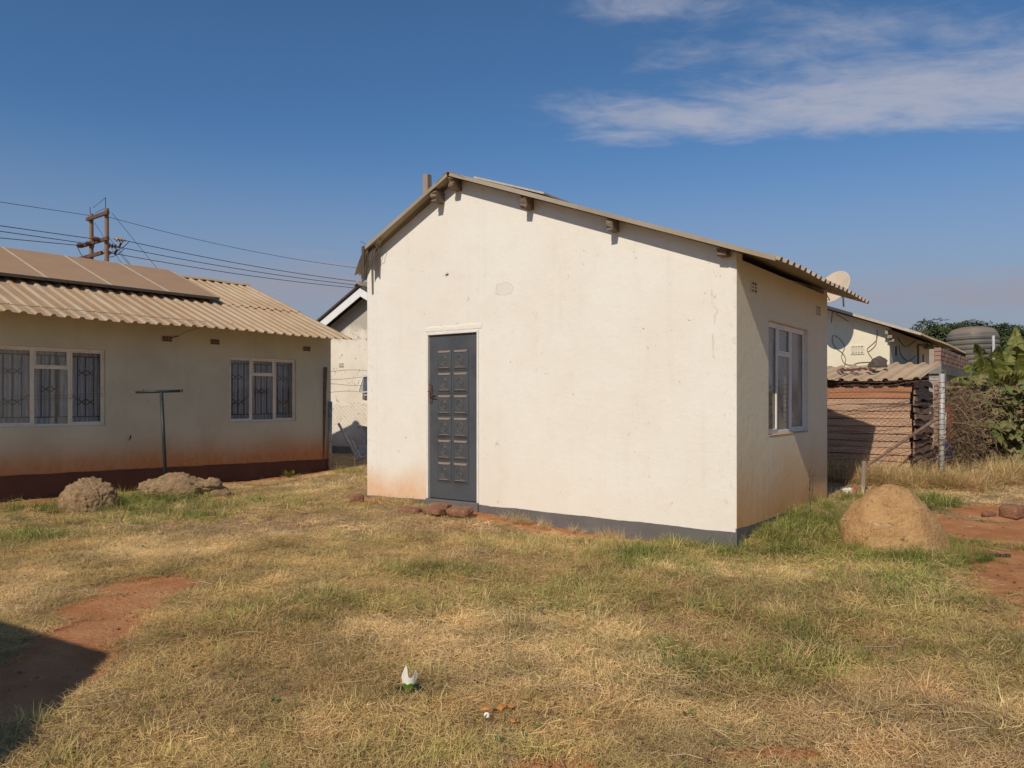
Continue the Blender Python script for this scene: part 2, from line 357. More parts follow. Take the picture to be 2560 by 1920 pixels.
M['dead_vine'] = leafm('dead_vine', [(.20, .125, .075), (.28, .19, .11), (.15, .10, .06), (.24, .17, .08)], .15)
M['bark'] = mat('bark', grainy((.14, .10, .07), (.09, .065, .045), 10), .95)
M['banana_stem'] = mat('banana_stem', grainy((.17, .15, .07), (.10, .085, .05), 6), .8)

# ------------------------------------------------------------------ mesh helpers
class MB:
    def __init__(s): s.v = []; s.f = []; s.var = []; s.m = []
    def add(s, vs, fs, var=None, mi=0):
        o = len(s.v); s.v += [tuple(q) for q in vs]; s.f += [tuple(i + o for i in f) for f in fs]; s.m += [mi] * len(fs)
        if var is not None: s.var += [var] * len(vs)
        return s
    def box(s, a, b, rot=None, about=None, mi=0):
        (x0, y0, z0), (x1, y1, z1) = a, b
        vs = [Vector(p) for p in ((x0, y0, z0), (x1, y0, z0), (x1, y1, z0), (x0, y1, z0), (x0, y0, z1), (x1, y0, z1), (x1, y1, z1), (x0, y1, z1))]
        if rot is not None:
            c = Vector(about) if about else (Vector(a) + Vector(b)) / 2
            vs = [rot @ (p - c) + c for p in vs]
        return s.add(vs, [(3, 2, 1, 0), (4, 5, 6, 7), (0, 1, 5, 4), (1, 2, 6, 5), (2, 3, 7, 6), (3, 0, 4, 7)], mi=mi)
    def prism(s, poly, y0, y1, axis=1):
        """extrude polygon (pairs) along an axis"""
        def P(p, t): return (p[0], t, p[1]) if axis == 1 else ((t, p[0], p[1]) if axis == 0 else (p[0], p[1], t))
        n = len(poly); vs = [P(p, y0) for p in poly] + [P(p, y1) for p in poly]
        return s.add(vs, [tuple(range(n)), tuple(reversed(range(n, 2 * n)))] + [(i, i + n, (i + 1) % n + n, (i + 1) % n) for i in range(n)])
    def tube(s, pts, r, n=6, r2=None, cap=True, var=None):
        pts = [Vector(p) for p in pts]; k = len(pts); rings = []; up = None
        for i, p in enumerate(pts):
            t = (pts[min(i + 1, k - 1)] - pts[max(i - 1, 0)]).normalized()
            a = Vector((0, 0, 1)) if abs(t.z) < .9 else Vector((1, 0, 0))
            if up is not None: a = up
            u = (a - t * a.dot(t)).normalized(); up = u; w = t.cross(u)
            rr = r if r2 is None else r + (r2 - r) * i / max(k - 1, 1)
            rings.append([p + (u * cos(2 * pi * j / n) + w * sin(2 * pi * j / n)) * rr for j in range(n)])
        vs = [q for rg in rings for q in rg]; fs = []
        for i in range(k - 1):
            for j in range(n): fs.append((i * n + j, i * n + (j + 1) % n, (i + 1) * n + (j + 1) % n, (i + 1) * n + j))
        if cap: fs += [tuple(reversed(range(n))), tuple(range((k - 1) * n, k * n))]
        return s.add(vs, fs, var)
    def lathe(s, prof, n=24, c=(0, 0, 0), rot=None):
        vs = []; fs = []
        for r, z in prof:
            for j in range(n): vs.append(Vector((r * cos(2 * pi * j / n), r * sin(2 * pi * j / n), z)))
        k = len(prof)
        for i in range(k - 1):
            for j in range(n): fs.append((i * n + j, i * n + (j + 1) % n, (i + 1) * n + (j + 1) % n, (i + 1) * n + j))
        if rot is not None: vs = [rot @ v for v in vs]
        return s.add([v + Vector(c) for v in vs], fs)
    def data(s, name, m, smooth=False):
        me = bpy.data.meshes.new(name); me.from_pydata(s.v, [], s.f)
        for q in (m if isinstance(m, (list, tuple)) else [m]): me.materials.append(q)
        if isinstance(m, (list, tuple)): me.polygons.foreach_set('material_index', s.m)
        if smooth: me.polygons.foreach_set('use_smooth', [True] * len(me.polygons))
        if s.var and len(s.var) == len(s.v):
            a = me.attributes.new('var', 'FLOAT', 'POINT'); a.data.foreach_set('value', s.var)
        me.update(); return me
    def build(s, name, m, parent=None, smooth=False, fix=True):
        me = s.data(name, m, smooth)
        if fix:
            bm = bmesh.new(); bm.from_mesh(me); bmesh.ops.recalc_face_normals(bm, faces=bm.faces); bm.to_mesh(me); bm.free()
        return link(name, me, parent)
def link(name, me, parent=None):
    o = bpy.data.objects.new(name, me); C.objects.link(o)
    if parent is not None: o.parent = parent
    return o
def tag(o, label=None, cat=None, group=None, kind=None):
    if label: o['label'] = label
    if cat: o['category'] = cat
    if group: o['group'] = group
    if kind: o['kind'] = kind
    return o
def empty(name, loc, rz=0, label=None, cat=None, group=None):
    o = bpy.data.objects.new(name, None); C.objects.link(o); o.location = loc; o.rotation_euler = (0, 0, rz); o.empty_display_size = .2
    return tag(o, label, cat, group)
def bevel(o, w=.005, seg=2):
    m = o.modifiers.new('bevel', 'BEVEL'); m.width = w; m.segments = seg; m.limit_method = 'ANGLE'; return o
def W2(fr, x, y, z):
    """house-frame point to world; fr = (X, Y, rot degrees)"""
    a = radians(fr[2]); return Vector((fr[0] + x * cos(a) - y * sin(a), fr[1] + x * sin(a) + y * cos(a), z))
def inv(fr, X, Y):
    a = radians(fr[2]); dx = X - fr[0]; dy = Y - fr[1]; return dx * cos(a) + dy * sin(a), -dx * sin(a) + dy * cos(a)
FM = (2.126, 7.31, -36.3); FL = (-3.624, 15.456, -38.2); FF = (7.82, 16.0, -36.3); FT = (-3.95, 20.1, -36.3); FS = (5.94, 11.49, -36.3); KS = .884
def SP(x, y, z): return W2(FS, x * KS, y * KS, EYE + (z - EYE) * KS)

# numpy value noise
_T = rng.random((64, 64))
def vnoise(x, y, s):
    x = np.asarray(x) * s + 100; y = np.asarray(y) * s + 100
    xi = np.floor(x).astype(int); yi = np.floor(y).astype(int); fx = x - xi; fy = y - yi
    fx = fx * fx * (3 - 2 * fx); fy = fy * fy * (3 - 2 * fy)
    g = lambda a, b: _T[a % 64, b % 64]
    return (g(xi, yi) * (1 - fx) + g(xi + 1, yi) * fx) * (1 - fy) + (g(xi, yi + 1) * (1 - fx) + g(xi + 1, yi + 1) * fx) * fy
def fbm(x, y, s, o=4):
    t = 0; a = .5
    for i in range(o): t = t + a * vnoise(x + 7.3 * i, y - 3.1 * i, s * 2 ** i); a *= .5
    return t / (1 - .5 ** o)
def sst(t): t = np.clip(t, 0, 1); return t * t * (3 - 2 * t)
def gz0(X, Y):
    X = np.asarray(X, float); Y = np.asarray(Y, float)
    b = .08 + .11 * sst((Y - 3) / 4.5)
    b = b + .14 * sst((Y - 7.7) / 2.3) * sst((X + 4.6) / 2.4) * (1 - .4 * sst((Y - 15) / 6))
    b = b + .10 * sst((Y - 9) / 3) * sst((X - 1) / 3)
    lx, ly = inv(FM, X, Y)
    b = b + .11 * sst((ly + .15) / .9) * (1 - sst((lx - .12) / .9)) * sst((lx + .6) / .5) * (1 - sst((ly - 2.2) / 1.2))
    return b
def gz(X, Y):
    X = np.asarray(X, float); Y = np.asarray(Y, float)
    n = (fbm(X, Y, 1.3, 4) - .5) * .05 + (fbm(X + 31, Y, 7, 2) - .5) * .012
    n = n * np.exp(-np.maximum(np.hypot(X, Y) - 25, 0) / 20)
    return gz0(X, Y) + n
def gzf(x, y): return float(gz(x, y))

# ------------------------------------------------------------------ cover fields (bare soil, green, dry) shared by ground and grass
def ell(X, Y, cx, cy, rx, ry, a=0, soft=.35):
    ca, sa = cos(radians(a)), sin(radians(a)); dx = X - cx; dy = Y - cy
    d = np.sqrt(((dx * ca + dy * sa) / rx) ** 2 + ((-dx * sa + dy * ca) / ry) ** 2)
    d = d + (fbm(X, Y, 2.6, 3) - .5) * .9
    return 1 - sst((d - 1 + soft) / (2 * soft))
def cover(X, Y):
    bare = np.zeros_like(X)
    for e in ((-2.80, 6.05, .38, .34, 10), (-2.82, 5.55, .36, .40, -20), (-2.72, 5.0, .34, .42, 0), (-2.58, 4.45, .30, .42, 20), (-2.75, 3.9, .45, .50, 0), (-3.0, 3.3, .6, .5, 0),
              (5.0, 8.25, .55, .75, 20), (5.75, 9.1, .55, .5, 0), (4.40, 7.0, .50, .9, 0), (4.2, 5.9, .62, .85, 0), (3.8, 5.0, .58, .6, 0), (3.3, 4.3, .25, .3, 0),
              (7.9, 11.4, 1.1, .5, 0), (9.5, 10.5, 1.5, 1.2, 0), (6.6, 8.6, 1.0, .8, 0), (.2, 3.2, .25, .10, 0), (1.1, 3.3, .3, .08, 0), (-1.9, 9.95, .22, .2, 0)):
        bare = np.maximum(bare, ell(X, Y, *e))
    lx, ly = inv(FM, X, Y)
    w = .16 + .18 * fbm(X, Y, 2.2, 2)
    st = (1 - sst((-ly - w) / .12)) * (ly < .05) * sst((lx + 3.6) / .4) * sst((-.55 - lx) / .3)
    bare = np.maximum(bare, st)
    fx, fy = inv(FL, X, Y)
    bare = np.maximum(bare, (1 - sst((fx - .45) / .5)) * (fx > -.2) * (fy < .3) * (fy > -10) * .95)
    bare = np.maximum(bare, .3 * sst((fbm(X + 9, Y + 4, 1.6, 4) - .68) / .08))
    green = np.zeros_like(X)
    for e in ((3.0, 8.0, .85, 1.25, 28, 1.0), (2.7, 7.0, .8, .35, 0, .9), (3.8, 6.75, 1.1, .30, 0, .85), (4.9, 9.6, .9, .40, 10, 1.4), (4.4, 7.6, .35, .5, 0, 1.1), (-6.2, 11.4, 1.6, .8, 0, .95), (-5.0, 7.9, .6, .5, 0, .9),
              (-.57, 6.45, .65, .28, 0, .85), (.2, 7.6, 1.0, .4, -35, .55), (1.8, 5.4, 1.3, .8, 0, .4), (1.0, 4.2, .7, .35, 0, .3), (2.2, 4.0, .8, .5, 0, .3), (-1.6, 5.3, .6, .35, 0, .5), (-4.3, 9.3, 1.3, .6, 0, .75), (-.4, 5.6, 1, .3, 0, .45), (1.7, 5.7, 1.7, .9, 0, .5), (2.7, 5.9, .9, .6, 0, .65), (.5, 7.3, 1.3, .5, -30, .6), (1.2, 4.3, .9, .5, 0, .3), (-1.2, 8.0, .8, .3, 0, .5), (2.9, 4.6, .7, .5, 0, .5), (-4.6, 10.2, 1.6, .6, 0, .8), (.4, 5.5, .5, .3, 0, .6)):
        green = np.maximum(green, ell(X, Y, *e[:5], soft=.55) * e[5])
    green = green + .55 * sst((fbm(X - 5, Y + 8, .8, 4) - .5) / .22) * sst((fbm(X + 3, Y, 3.5, 2) - .35) / .3)
    dry = sst((fbm(X + 20, Y - 6, .7, 3) - .42) / .2)
    for e in ((-3.5, 7.5, .6, .7), (.0, 4.9, 1.2, .5), (2.2, 3.5, 1.2, .6), (1.8, 6.4, .6, .2), (-2.2, 8.3, 1.3, .6)): dry = np.maximum(dry, ell(X, Y, *e, soft=.5))
    return np.clip(bare, 0, 1), np.clip(green, 0, 1.4), dry

def build_ground():
    def axis(lo, hi, step, far, grow=1.22):
        a = list(np.arange(lo, hi, step)); s = step; x = a[-1]
        while x < far: s *= grow; x += s; a.append(x)
        s = step; x = a[0]; b = []
        while x > -far: s *= grow; x -= s; b.append(x)
        return np.array(b[::-1] + a)
    xs = axis(-7.5, 9.5, .055, 900); ys = axis(2.4, 15.5, .055, 900)
    X, Y = np.meshgrid(xs, ys); Z = gz(X, Y)
    bare, green, dry = cover(X, Y)
    Z = Z - .012 * bare + bare * ((fbm(X, Y, 9, 3) - .5) * .022 + (fbm(X + 4, Y, 24, 2) - .5) * .010)
    n, m = X.shape
    v = np.stack([X, Y, Z], -1).reshape(-1, 3)
    i = np.arange(n * m).reshape(n, m)
    f = np.stack([i[:-1, :-1], i[:-1, 1:], i[1:, 1:], i[1:, :-1]], -1).reshape(-1, 4)
    me = bpy.data.meshes.new('ground'); me.vertices.add(len(v)); me.vertices.foreach_set('co', v.ravel())
    me.loops.add(f.size); me.loops.foreach_set('vertex_index', f.ravel().astype(np.int32))
    me.polygons.add(len(f)); me.polygons.foreach_set('loop_start', np.arange(0, f.size, 4, dtype=np.int32)); me.polygons.foreach_set('use_smooth', np.ones(len(f), bool))
    me.update(calc_edges=True)
    for nm, a in (('bare', bare), ('green', green)):
        at = me.attributes.new(nm, 'FLOAT', 'POINT'); at.data.foreach_set('value', a.ravel().astype(np.float32))
    def f_(g, b, co):
        ba = g.node('ShaderNodeAttribute', attribute_name='bare').outputs['Fac']
        n1 = g.noise(co, 2.5, 6, .6); n2 = g.noise(co, 26, 5, .65); n3 = g.noise(co, 120, 3, .6)
        soil = g.mix(g.ramp(n1, .35, .65), (.46, .195, .08), (.56, .265, .12))
        soil = g.mix(g.math('MULTIPLY', g.ramp(n2, .55, .7), .35), soil, (.27, .11, .055))
        lit = g.mix(g.ramp(n2, .4, .62), (.30, .19, .105), (.44, .30, .165))
        k = g.ramp(g.math('ADD', ba, g.math('MULTIPLY', g.math('SUBTRACT', n2, .5), .5)), .25, .6)
        g.l.new(g.mix(k, lit, soil), b.inputs['Base Color'])
        h = g.math('ADD', g.math('MULTIPLY', n3, .5), n2); bump(g, b, h, .9, .03)
    me.materials.append(mat('soil_and_litter', f_, .95, spec=.1))
    tag(link('ground', me), kind='structure')
build_ground()

# ------------------------------------------------------------------ building parts
def corrugated(parent, name, m, y0, y1, x0, z0, x1, z1, pitch=.19, h=.036, sub=1, sag=None, rag=0, thick=.0025):
    """box-rib sheet; ribs run from (x0,z0) to (x1,z1), profile repeats along y"""
    prof = [(0, 0), (.50, 0), (.62, 1), (.84, 1), (.96, 0)]
    pts = []; y = y0; k = 0
    while y < y1:
        for a, b in prof:
            q = y0 + (k + a) * pitch
            if q <= y1: pts.append((q, b * h))
        k += 1; y = y0 + k * pitch
    pts.append((y1, pts[-1][1]))
    L = Vector((x1 - x0, 0, z1 - z0)); nrm = Vector((-(z1 - z0), 0, (x1 - x0))).normalized()
    if nrm.z < 0: nrm = -nrm
    mb = MB(); n = len(pts); vs = []
    for i in range(sub + 1):
        t = i / sub
        for j, (yy, hh) in enumerate(pts):
            tt = t
            if rag and i == sub: tt = t + rag * (R.random() - .5)
            p = Vector((x0, yy, z0)) + L * tt + nrm * (hh + (sag(t, yy) if sag else 0))
            vs.append(p)
    fs = [(i * n + j, i * n + j + 1, (i + 1) * n + j + 1, (i + 1) * n + j) for i in range(sub) for j in range(n - 1)]
    mb.add(vs, fs); o = mb.build(name, m, parent, fix=False)
    s = o.modifiers.new('thickness', 'SOLIDIFY'); s.thickness = thick; s.offset = 0
    return o
def air_brick(parent, face, u, z, w, h, cols, rows, m, out=.012, name='air_brick'):
    """face: ('x', x0) facing +x with u = y ; ('y', y0) facing -y with u = x"""
    P = lambda a, d, zz: (face[1] + d, a, zz) if face[0] == 'x' else (a, face[1] - d, zz)
    def bx(mb, a0, a1, z0, z1, d0, d1):
        p, q = P(a0, d0, z0), P(a1, d1, z1)
        mb.box(tuple(min(i, j) for i, j in zip(p, q)), tuple(max(i, j) for i, j in zip(p, q)))
    mb = MB(); bw = w * .10; bh = h * .12
    bx(mb, u - w / 2, u + w / 2, z + h / 2 - bh, z + h / 2, .001, out); bx(mb, u - w / 2, u + w / 2, z - h / 2, z - h / 2 + bh, .001, out)
    iw = (w - 2 * bw); ih = h - 2 * bh
    for i in range(cols + 1):
        c = u - w / 2 + bw + iw * i / cols; t = bw if i in (0, cols) else iw * .11
        a0 = c - (t if i == 0 else t / 2 if i < cols else 0); a1 = c + (0 if i == 0 else t / 2 if i < cols else t)
        bx(mb, a0, a1, z - h / 2 + bh, z + h / 2 - bh, .0015, out - .001)
    for j in range(1, rows):
        c = z - h / 2 + bh + ih * j / rows
        bx(mb, u - w / 2 + bw * .5, u + w / 2 - bw * .5, c - ih * .09, c + ih * .09, .002, out - .003)
    o = mb.build(name, m, parent)
    hb = MB(); bx(hb, u - w / 2 + .004, u + w / 2 - .004, z - h / 2 + .004, z + h / 2 - .004, .0008, .003); hb.build('vent_shade_back', M['hole'], o)  # near-black backing painted as the shade inside the vents
    return o
def wall_with_holes(parent, m, plane, thick, u0, u1, z0, ztop, holes, name='wall'):
    """wall slab on plane ('y', y) thickness going +y, or ('x', x) thickness going -x. ztop: function of u or number list of (u,z) polyline"""
    us = sorted(set([u0, u1] + [q for h in holes for q in (h[0], h[1])] + [p[0] for p in ztop if u0 < p[0] < u1]))
    zt = lambda u: float(np.interp(u, [p[0] for p in ztop], [p[1] for p in ztop]))
    mb = MB()
    for a, b in zip(us[:-1], us[1:]):
        mid = (a + b) / 2; segs = [(z0, None)]
        hs = sorted([h for h in holes if h[0] <= mid <= h[1]], key=lambda h: h[2]); lo = z0
        for h in hs + [None]:
            if h is None: poly = [(a, lo), (b, lo), (b, zt(b)), (a, zt(a))]
            else:
                if h[2] <= lo + 1e-6: lo = h[3]; continue
                poly = [(a, lo), (b, lo), (b, h[2]), (a, h[2])]; lo = h[3]
            if plane[0] == 'y': mb.prism(poly, plane[1], plane[1] + thick, 1)
            else: mb.prism(poly, plane[1], plane[1] - thick, 0)
    # weld and drop the hidden inner faces
    o = mb.build(name, m, parent, fix=False); me = o.data
    bm = bmesh.new(); bm.from_mesh(me); seen = {}
    for f in bm.faces: seen.setdefault(tuple(round(q, 4) for q in f.calc_center_median()), []).append(f)
    bmesh.ops.delete(bm, geom=[f for fs in seen.values() if len(fs) > 1 for f in fs], context='FACES_ONLY')
    bmesh.ops.remove_doubles(bm, verts=bm.verts, dist=1e-5); bmesh.ops.recalc_face_normals(bm, faces=bm.faces); bm.to_mesh(me); bm.free()
    return o

def steel_window(parent, y0, y1, z0, z1, mull, transom, frame_m, glass_m, x=0., bars=False, curtain=None, label=None):
    """steel casement on a wall facing +x; x is the frame's outer plane"""
    win = empty('window', (0, 0, 0)); win.parent = parent
    if label: win['label'] = label
    fw = .036; fd = .035; ys = [y0] + mull + [y1]
    mb = MB()
    mb.box((x - fd, y0, z1 - fw), (x, y1, z1)); mb.box((x - fd, y0, z0), (x, y1, z0 + fw))
    for i, yy in enumerate(ys):
        a = yy if i == 0 else (yy - fw if i == len(ys) - 1 else yy - fw / 2)
        mb.box((x - fd + .002, a, z0 + fw), (x - .002, a + fw, z1 - fw))
    a, b = ys[1] + fw / 2, ys[2] - fw / 2
    mb.box((x - fd + .004, a, transom - fw / 2), (x - .001, b, transom + fw / 2))
    fr = bevel(mb.build('window_frame', frame_m, win), .003, 1)
    # opening sashes: outer bays and the small top light
    for (a, b, c, d) in ((ys[0] + fw, ys[1] - fw / 2, z0 + fw, z1 - fw), (ys[2] + fw / 2, ys[3] - fw, z0 + fw, z1 - fw), (ys[1] + fw / 2, ys[2] - fw / 2, transom + fw / 2, z1 - fw)):
        s = MB(); t = .022; xo = x + .006
        s.box((xo - .02, a + .001, d - t), (xo, b - .001, d - .001)); s.box((xo - .02, a + .001, c + .001), (xo, b - .001, c + t))
        s.box((xo - .019, a + .001, c + t), (xo - .001, a + t, d - t)); s.box((xo - .019, b - t, c + t), (xo - .001, b - .001, d - t))
        bevel(s.build('sash', frame_m, win), .003, 1)
    for zz in (z0 + .12, z1 - .12):
        h = MB(); h.tube([(x + .012, y1 - fw * .6, zz - .025), (x + .012, y1 - fw * .6, zz + .025)], .009, 6); h.build('hinge', frame_m, win)
    for (a, b, c, d) in ((ys[0], ys[1], z0, z1), (ys[2], ys[3], z0, z1), (ys[1], ys[2], transom, z1), (ys[1], ys[2], z0, transom)):
        p = MB(); p.box((x - .019, a + .012, c + .012), (x - .015, b - .012, d - .012)); p.build('pane', glass_m, win)
    zc = z0 + .42
    for yy, sgn in ((ys[1] - .03, -1), (ys[2] + .04, 1)):
        hd = MB(); hd.tube([(x - .045, yy, zc + .05), (x - .05, yy + sgn * .06, zc + .0), (x - .05, yy + sgn * .11, zc - .06)], .005, 5); hd.build('latch', M['dark_steel'], win)
    if bars:
        zt, zb = z1 - .115, z0 + .135
        for i in range(3):
            a, b = ys[i] + .01, ys[i + 1] - .01; c = (a + b) / 2; mb = MB(); X = x - .055; r = .008; sp = .118
            mb.box((X - r, a, zt - r), (X + r, b, zt + r)); mb.box((X - r, a, zb - r), (X + r, b, zb + r))
            for k in (-1, 0, 1): mb.box((X - r * .8, c + k * sp - r, zb + r), (X + r * .8, c + k * sp + r, zt - r))
            zs = (z0 + .36, z1 - .36) if i != 1 else ((z0 + z1) / 2 - .03,)
            for zc in zs:
                for k in (0, 1):
                    p = c + (k - 1) * sp; q = c + k * sp; e = .048
                    mb.tube([(X + .008, p, zc + e), (X + .008, q, zc - e)], .0075, 4); mb.tube([(X + .010, p, zc - e), (X + .010, q, zc + e)], .0075, 4)
            mb.build('burglar_bars', M['dark_steel'], win)
    if curtain:
        for a, b, m, xx in curtain:
            mb = MB(); n = max(int((b - a) / .012), 2); vs = []
            for i in range(n + 1):
                yy = a + (b - a) * i / n; dx = .014 * sin(yy * 62) + .008 * sin(yy * 23 + 1)
                vs += [(x - xx + dx, yy, z0 - .02), (x - xx + dx * .8, yy, z1 + .02)]
            mb.add(vs, [(2 * i, 2 * i + 2, 2 * i + 3, 2 * i + 1) for i in range(n)]); mb.build('curtain', m, win, smooth=True, fix=False)
    return win

# ================================================================== MAIN HOUSE
house = empty('plaster_house', (FM[0], FM[1], 0), radians(FM[2]), 'small cream plastered house with slate door in its gable and peeling sheet roof', 'house')
LEN, DEP = 5.03, 3.25
SL = .37; RX = -3.45
def main_top(x): return 2.975 - SL * x if x > RX else 2.975 - SL * RX + .5 * (x - RX)
prof = [(-LEN, main_top(-LEN)), (-4.86, main_top(-4.86) + .04), (RX, main_top(RX) + .045), (0, main_top(0) + .045)]
wall_with_holes(house, M['wall_main'], ('y', 0), .15, -LEN, 0, .10, prof, [(-3.958, -3.124, .395, 2.453)])
wall_with_holes(house, M['wall_main'], ('y', DEP), -.15, -LEN, 0, .10, prof, [])
wall_with_holes(house, M['wall_main'], ('x', 0), .15, .1502, DEP - .1502, .10, [(0, 2.96), (DEP, 2.96)], [(.93, 2.38, 1.245, 2.455)])
wall_with_holes(house, M['wall_main'], ('x', -LEN + .15), .15, .1502, DEP - .1502, .10, [(0, main_top(-LEN) - .02), (DEP, main_top(-LEN) - .02)], [])
# painted plinth with an uneven upper edge, a few mm proud of the plaster
def plinth(parent, m, segs, t=.004):
    for (axis, c, a, b, za, zb) in segs:
        n = max(int(abs(b - a) / .06), 1); mb = MB(); vs = []
        for i in range(n + 1):
            u = a + (b - a) * i / n; z = za + (zb - za) * i / n + .012 * (float(vnoise(u, c, 3.1)) - .5) + .004 * R.random()
            for d in (t, -.01):
                for zz in (.02, z): vs.append((u, c - d, zz) if axis == 'y' else (c + d, u, zz))
        fs = []
        for i in range(n):
            o = i * 4; p = o + 4; fs += [(o, p, p + 1, o + 1), (o + 1, p + 1, p + 3, o + 3), (o + 3, p + 3, p + 2, o + 2)]
        fs += [(0, 1, 3, 2), (n * 4, n * 4 + 2, n * 4 + 3, n * 4 + 1)]
        mb.add(vs, fs); mb.build('plinth', m, parent)
plinth(house, M['plinth_grey'], [('y', 0, -LEN - .004, -3.96, .354, .372), ('y', 0, -3.122, .004, .378, .357), ('x', 0, -.0035, DEP, .392, .352), ('x', -LEN, 0, DEP, .35, .35)])
mb = MB(); mb.box((-3.957, -.028, .20), (-3.125, .14, .396)); bevel(mb.build('door_step', M['plinth_grey'], house), .006)
# roof
gap = .055
corrugated(house, 'roof_sheet', M['roof_main'], -.17, DEP + .40, RX, main_top(RX) + gap, .42, main_top(.42) + gap, sub=10, sag=lambda t, y: .008 * sin(t * 7 + y) + .006 * sin(y * 3))
corrugated(house, 'roof_sheet', M['roof_main'], -.17, DEP + .40, RX, main_top(RX) + gap, -4.88, main_top(-4.88) + gap, sub=6, sag=lambda t, y: .010 * sin(t * 5 + y * 2))
mb = MB(); zt = main_top(RX) + gap + .012
pr = [(RX - .19, zt - .19 * .5 + .01), (RX - .05, zt + .005), (RX, zt + .018), (RX + .06, zt + .002), (RX + .26, zt - .26 * SL + .01)]
vs = []; fs = []
for i, yy in enumerate(np.linspace(-.19, DEP + .4, 14)):
    for (a, b) in pr: vs.append((a + R.uniform(-.006, .006), yy, b + R.uniform(-.005, .005)))
for i in range(13):
    for j in range(4): fs.append((i * 5 + j, i * 5 + j + 1, (i + 1) * 5 + j + 1, (i + 1) * 5 + j))
mb.add(vs, fs); o = mb.build('ridge_cap', M['roof_main'], house, fix=False); s = o.modifiers.new('t', 'SOLIDIFY'); s.thickness = .004
mb = MB()   # verge trim: folded strip under the sheet edge
for (xa, xb) in ((RX + .02, .42), (RX - .02, -4.88)):
    za, zb = main_top(xa) + gap, main_top(xb) + gap
    mb.add([(xa, -.184, za + .032), (xb, -.184, zb + .032), (xb, -.184, zb - .014), (xa, -.184, za - .014), (xa, -.178, za + .032), (xb, -.178, zb + .032), (xb, -.178, zb - .014), (xa, -.178, za - .014)],
           [(0, 1, 2, 3), (7, 6, 5, 4), (0, 4, 5, 1), (3, 2, 6, 7), (1, 5, 6, 2), (0, 3, 7, 4)])
mb.build('verge_strip', M['roof_main'], house)
for i, (xr, w, h, o_) in enumerate(((-3.385, .085, .135, .15), (-2.33, .075, .13, .155), (-1.25, .07, .12, .14), (-.06, .09, .07, .12), (-3.66, .08, .125, .16))):
    mb = MB(); x0, x1 = xr - w, xr; zt = min(main_top(x0), main_top(x1)) + .05; n = 5
    vs = []
    for k, yy in enumerate((-o_, 0.02)):
        for j in range(n + 1):
            z = zt - h * j / n
            vs += [(x0 + (R.uniform(-.004, .004) if k == 0 else 0), yy + (R.uniform(-.018, .018) if k == 0 else 0), z), (x1, yy + (R.uniform(-.018, .018) if k == 0 else 0), z)]
    m_ = 2 * (n + 1); fs = []
    for j in range(n):
        a = 2 * j; fs += [(a, a + 1, a + 3, a + 2), (m_ + a, m_ + a + 2, m_ + a + 3, m_ + a + 1), (a, a + 2, m_ + a + 2, m_ + a), (a + 1, m_ + a + 1, m_ + a + 3, a + 3)]
    fs += [(0, m_, m_ + 1, 1), (m_ - 2, m_ - 1, 2 * m_ - 1, 2 * m_ - 2)]
    mb.add(vs, fs); mb.build('purlin', M['timber_raw'], house)
# broken, hanging sheet at the left eave with loose wires
zl = main_top(-4.88) + .07; XE = -4.89
corrugated(house, 'hanging_sheet', M['roof_main'], -.19, .55, XE, zl + .01, XE - .17, zl - .36, pitch=.15, h=.026, sub=4, rag=.35, sag=lambda t, y: .018 * sin(t * 3 + y * 4))
mb = MB(); mb.add([(XE + .01, -.20, zl + .02), (XE - .035, -.20, zl + .01), (XE - .022, -.195, zl - .43), (XE + .014, -.195, zl - .43), (XE + .01, -.185, zl + .02), (XE - .035, -.185, zl + .01), (XE - .022, -.18, zl - .43), (XE + .014, -.18, zl - .43)],
       [(0, 1, 2, 3), (7, 6, 5, 4), (0, 4, 5, 1), (1, 5, 6, 2), (2, 6, 7, 3), (3, 7, 4, 0)]); mb.build('loose_strip', M['roof_dark'], house)
mb = MB(); mb.add([(XE + .02, -.12, zl - .0), (XE + .14, -.12, zl + .03), (XE + .13, -.12, zl - .31), (XE + .09, -.12, zl - .26), (XE + .05, -.12, zl - .29), (XE + .02, -.12, zl - .34)], [(0, 1, 2, 3, 4, 5)])
o = mb.build('torn_lining', M['roof_dark'], house, fix=False); o.modifiers.new('t', 'SOLIDIFY').thickness = .005
mb = MB()
for k in range(5):
    p = [Vector((XE + .30 - .05 * k, -.13, zl + .10))]
    for i in range(9): p.append(p[-1] + Vector((R.uniform(-.045, .015), R.uniform(-.01, .01), R.uniform(-.07, .01))))
    mb.tube(p, .004, 4)
mb.build('loose_wire', M['house_cable'], house)
mb = MB(); mb.tube([(XE + .03, -.18, zl + .03), (XE - .02, -.19, zl + .07), (XE - .07, -.19, zl + .08)], .003, 4); mb.build('bent_nail', M['dark_steel'], house)
mb = MB(); mb.box((-4.29, .28, 3.6), (-4.205, .365, 4.56)); bevel(mb.build('roof_post', M['timber_post'], house), .006)
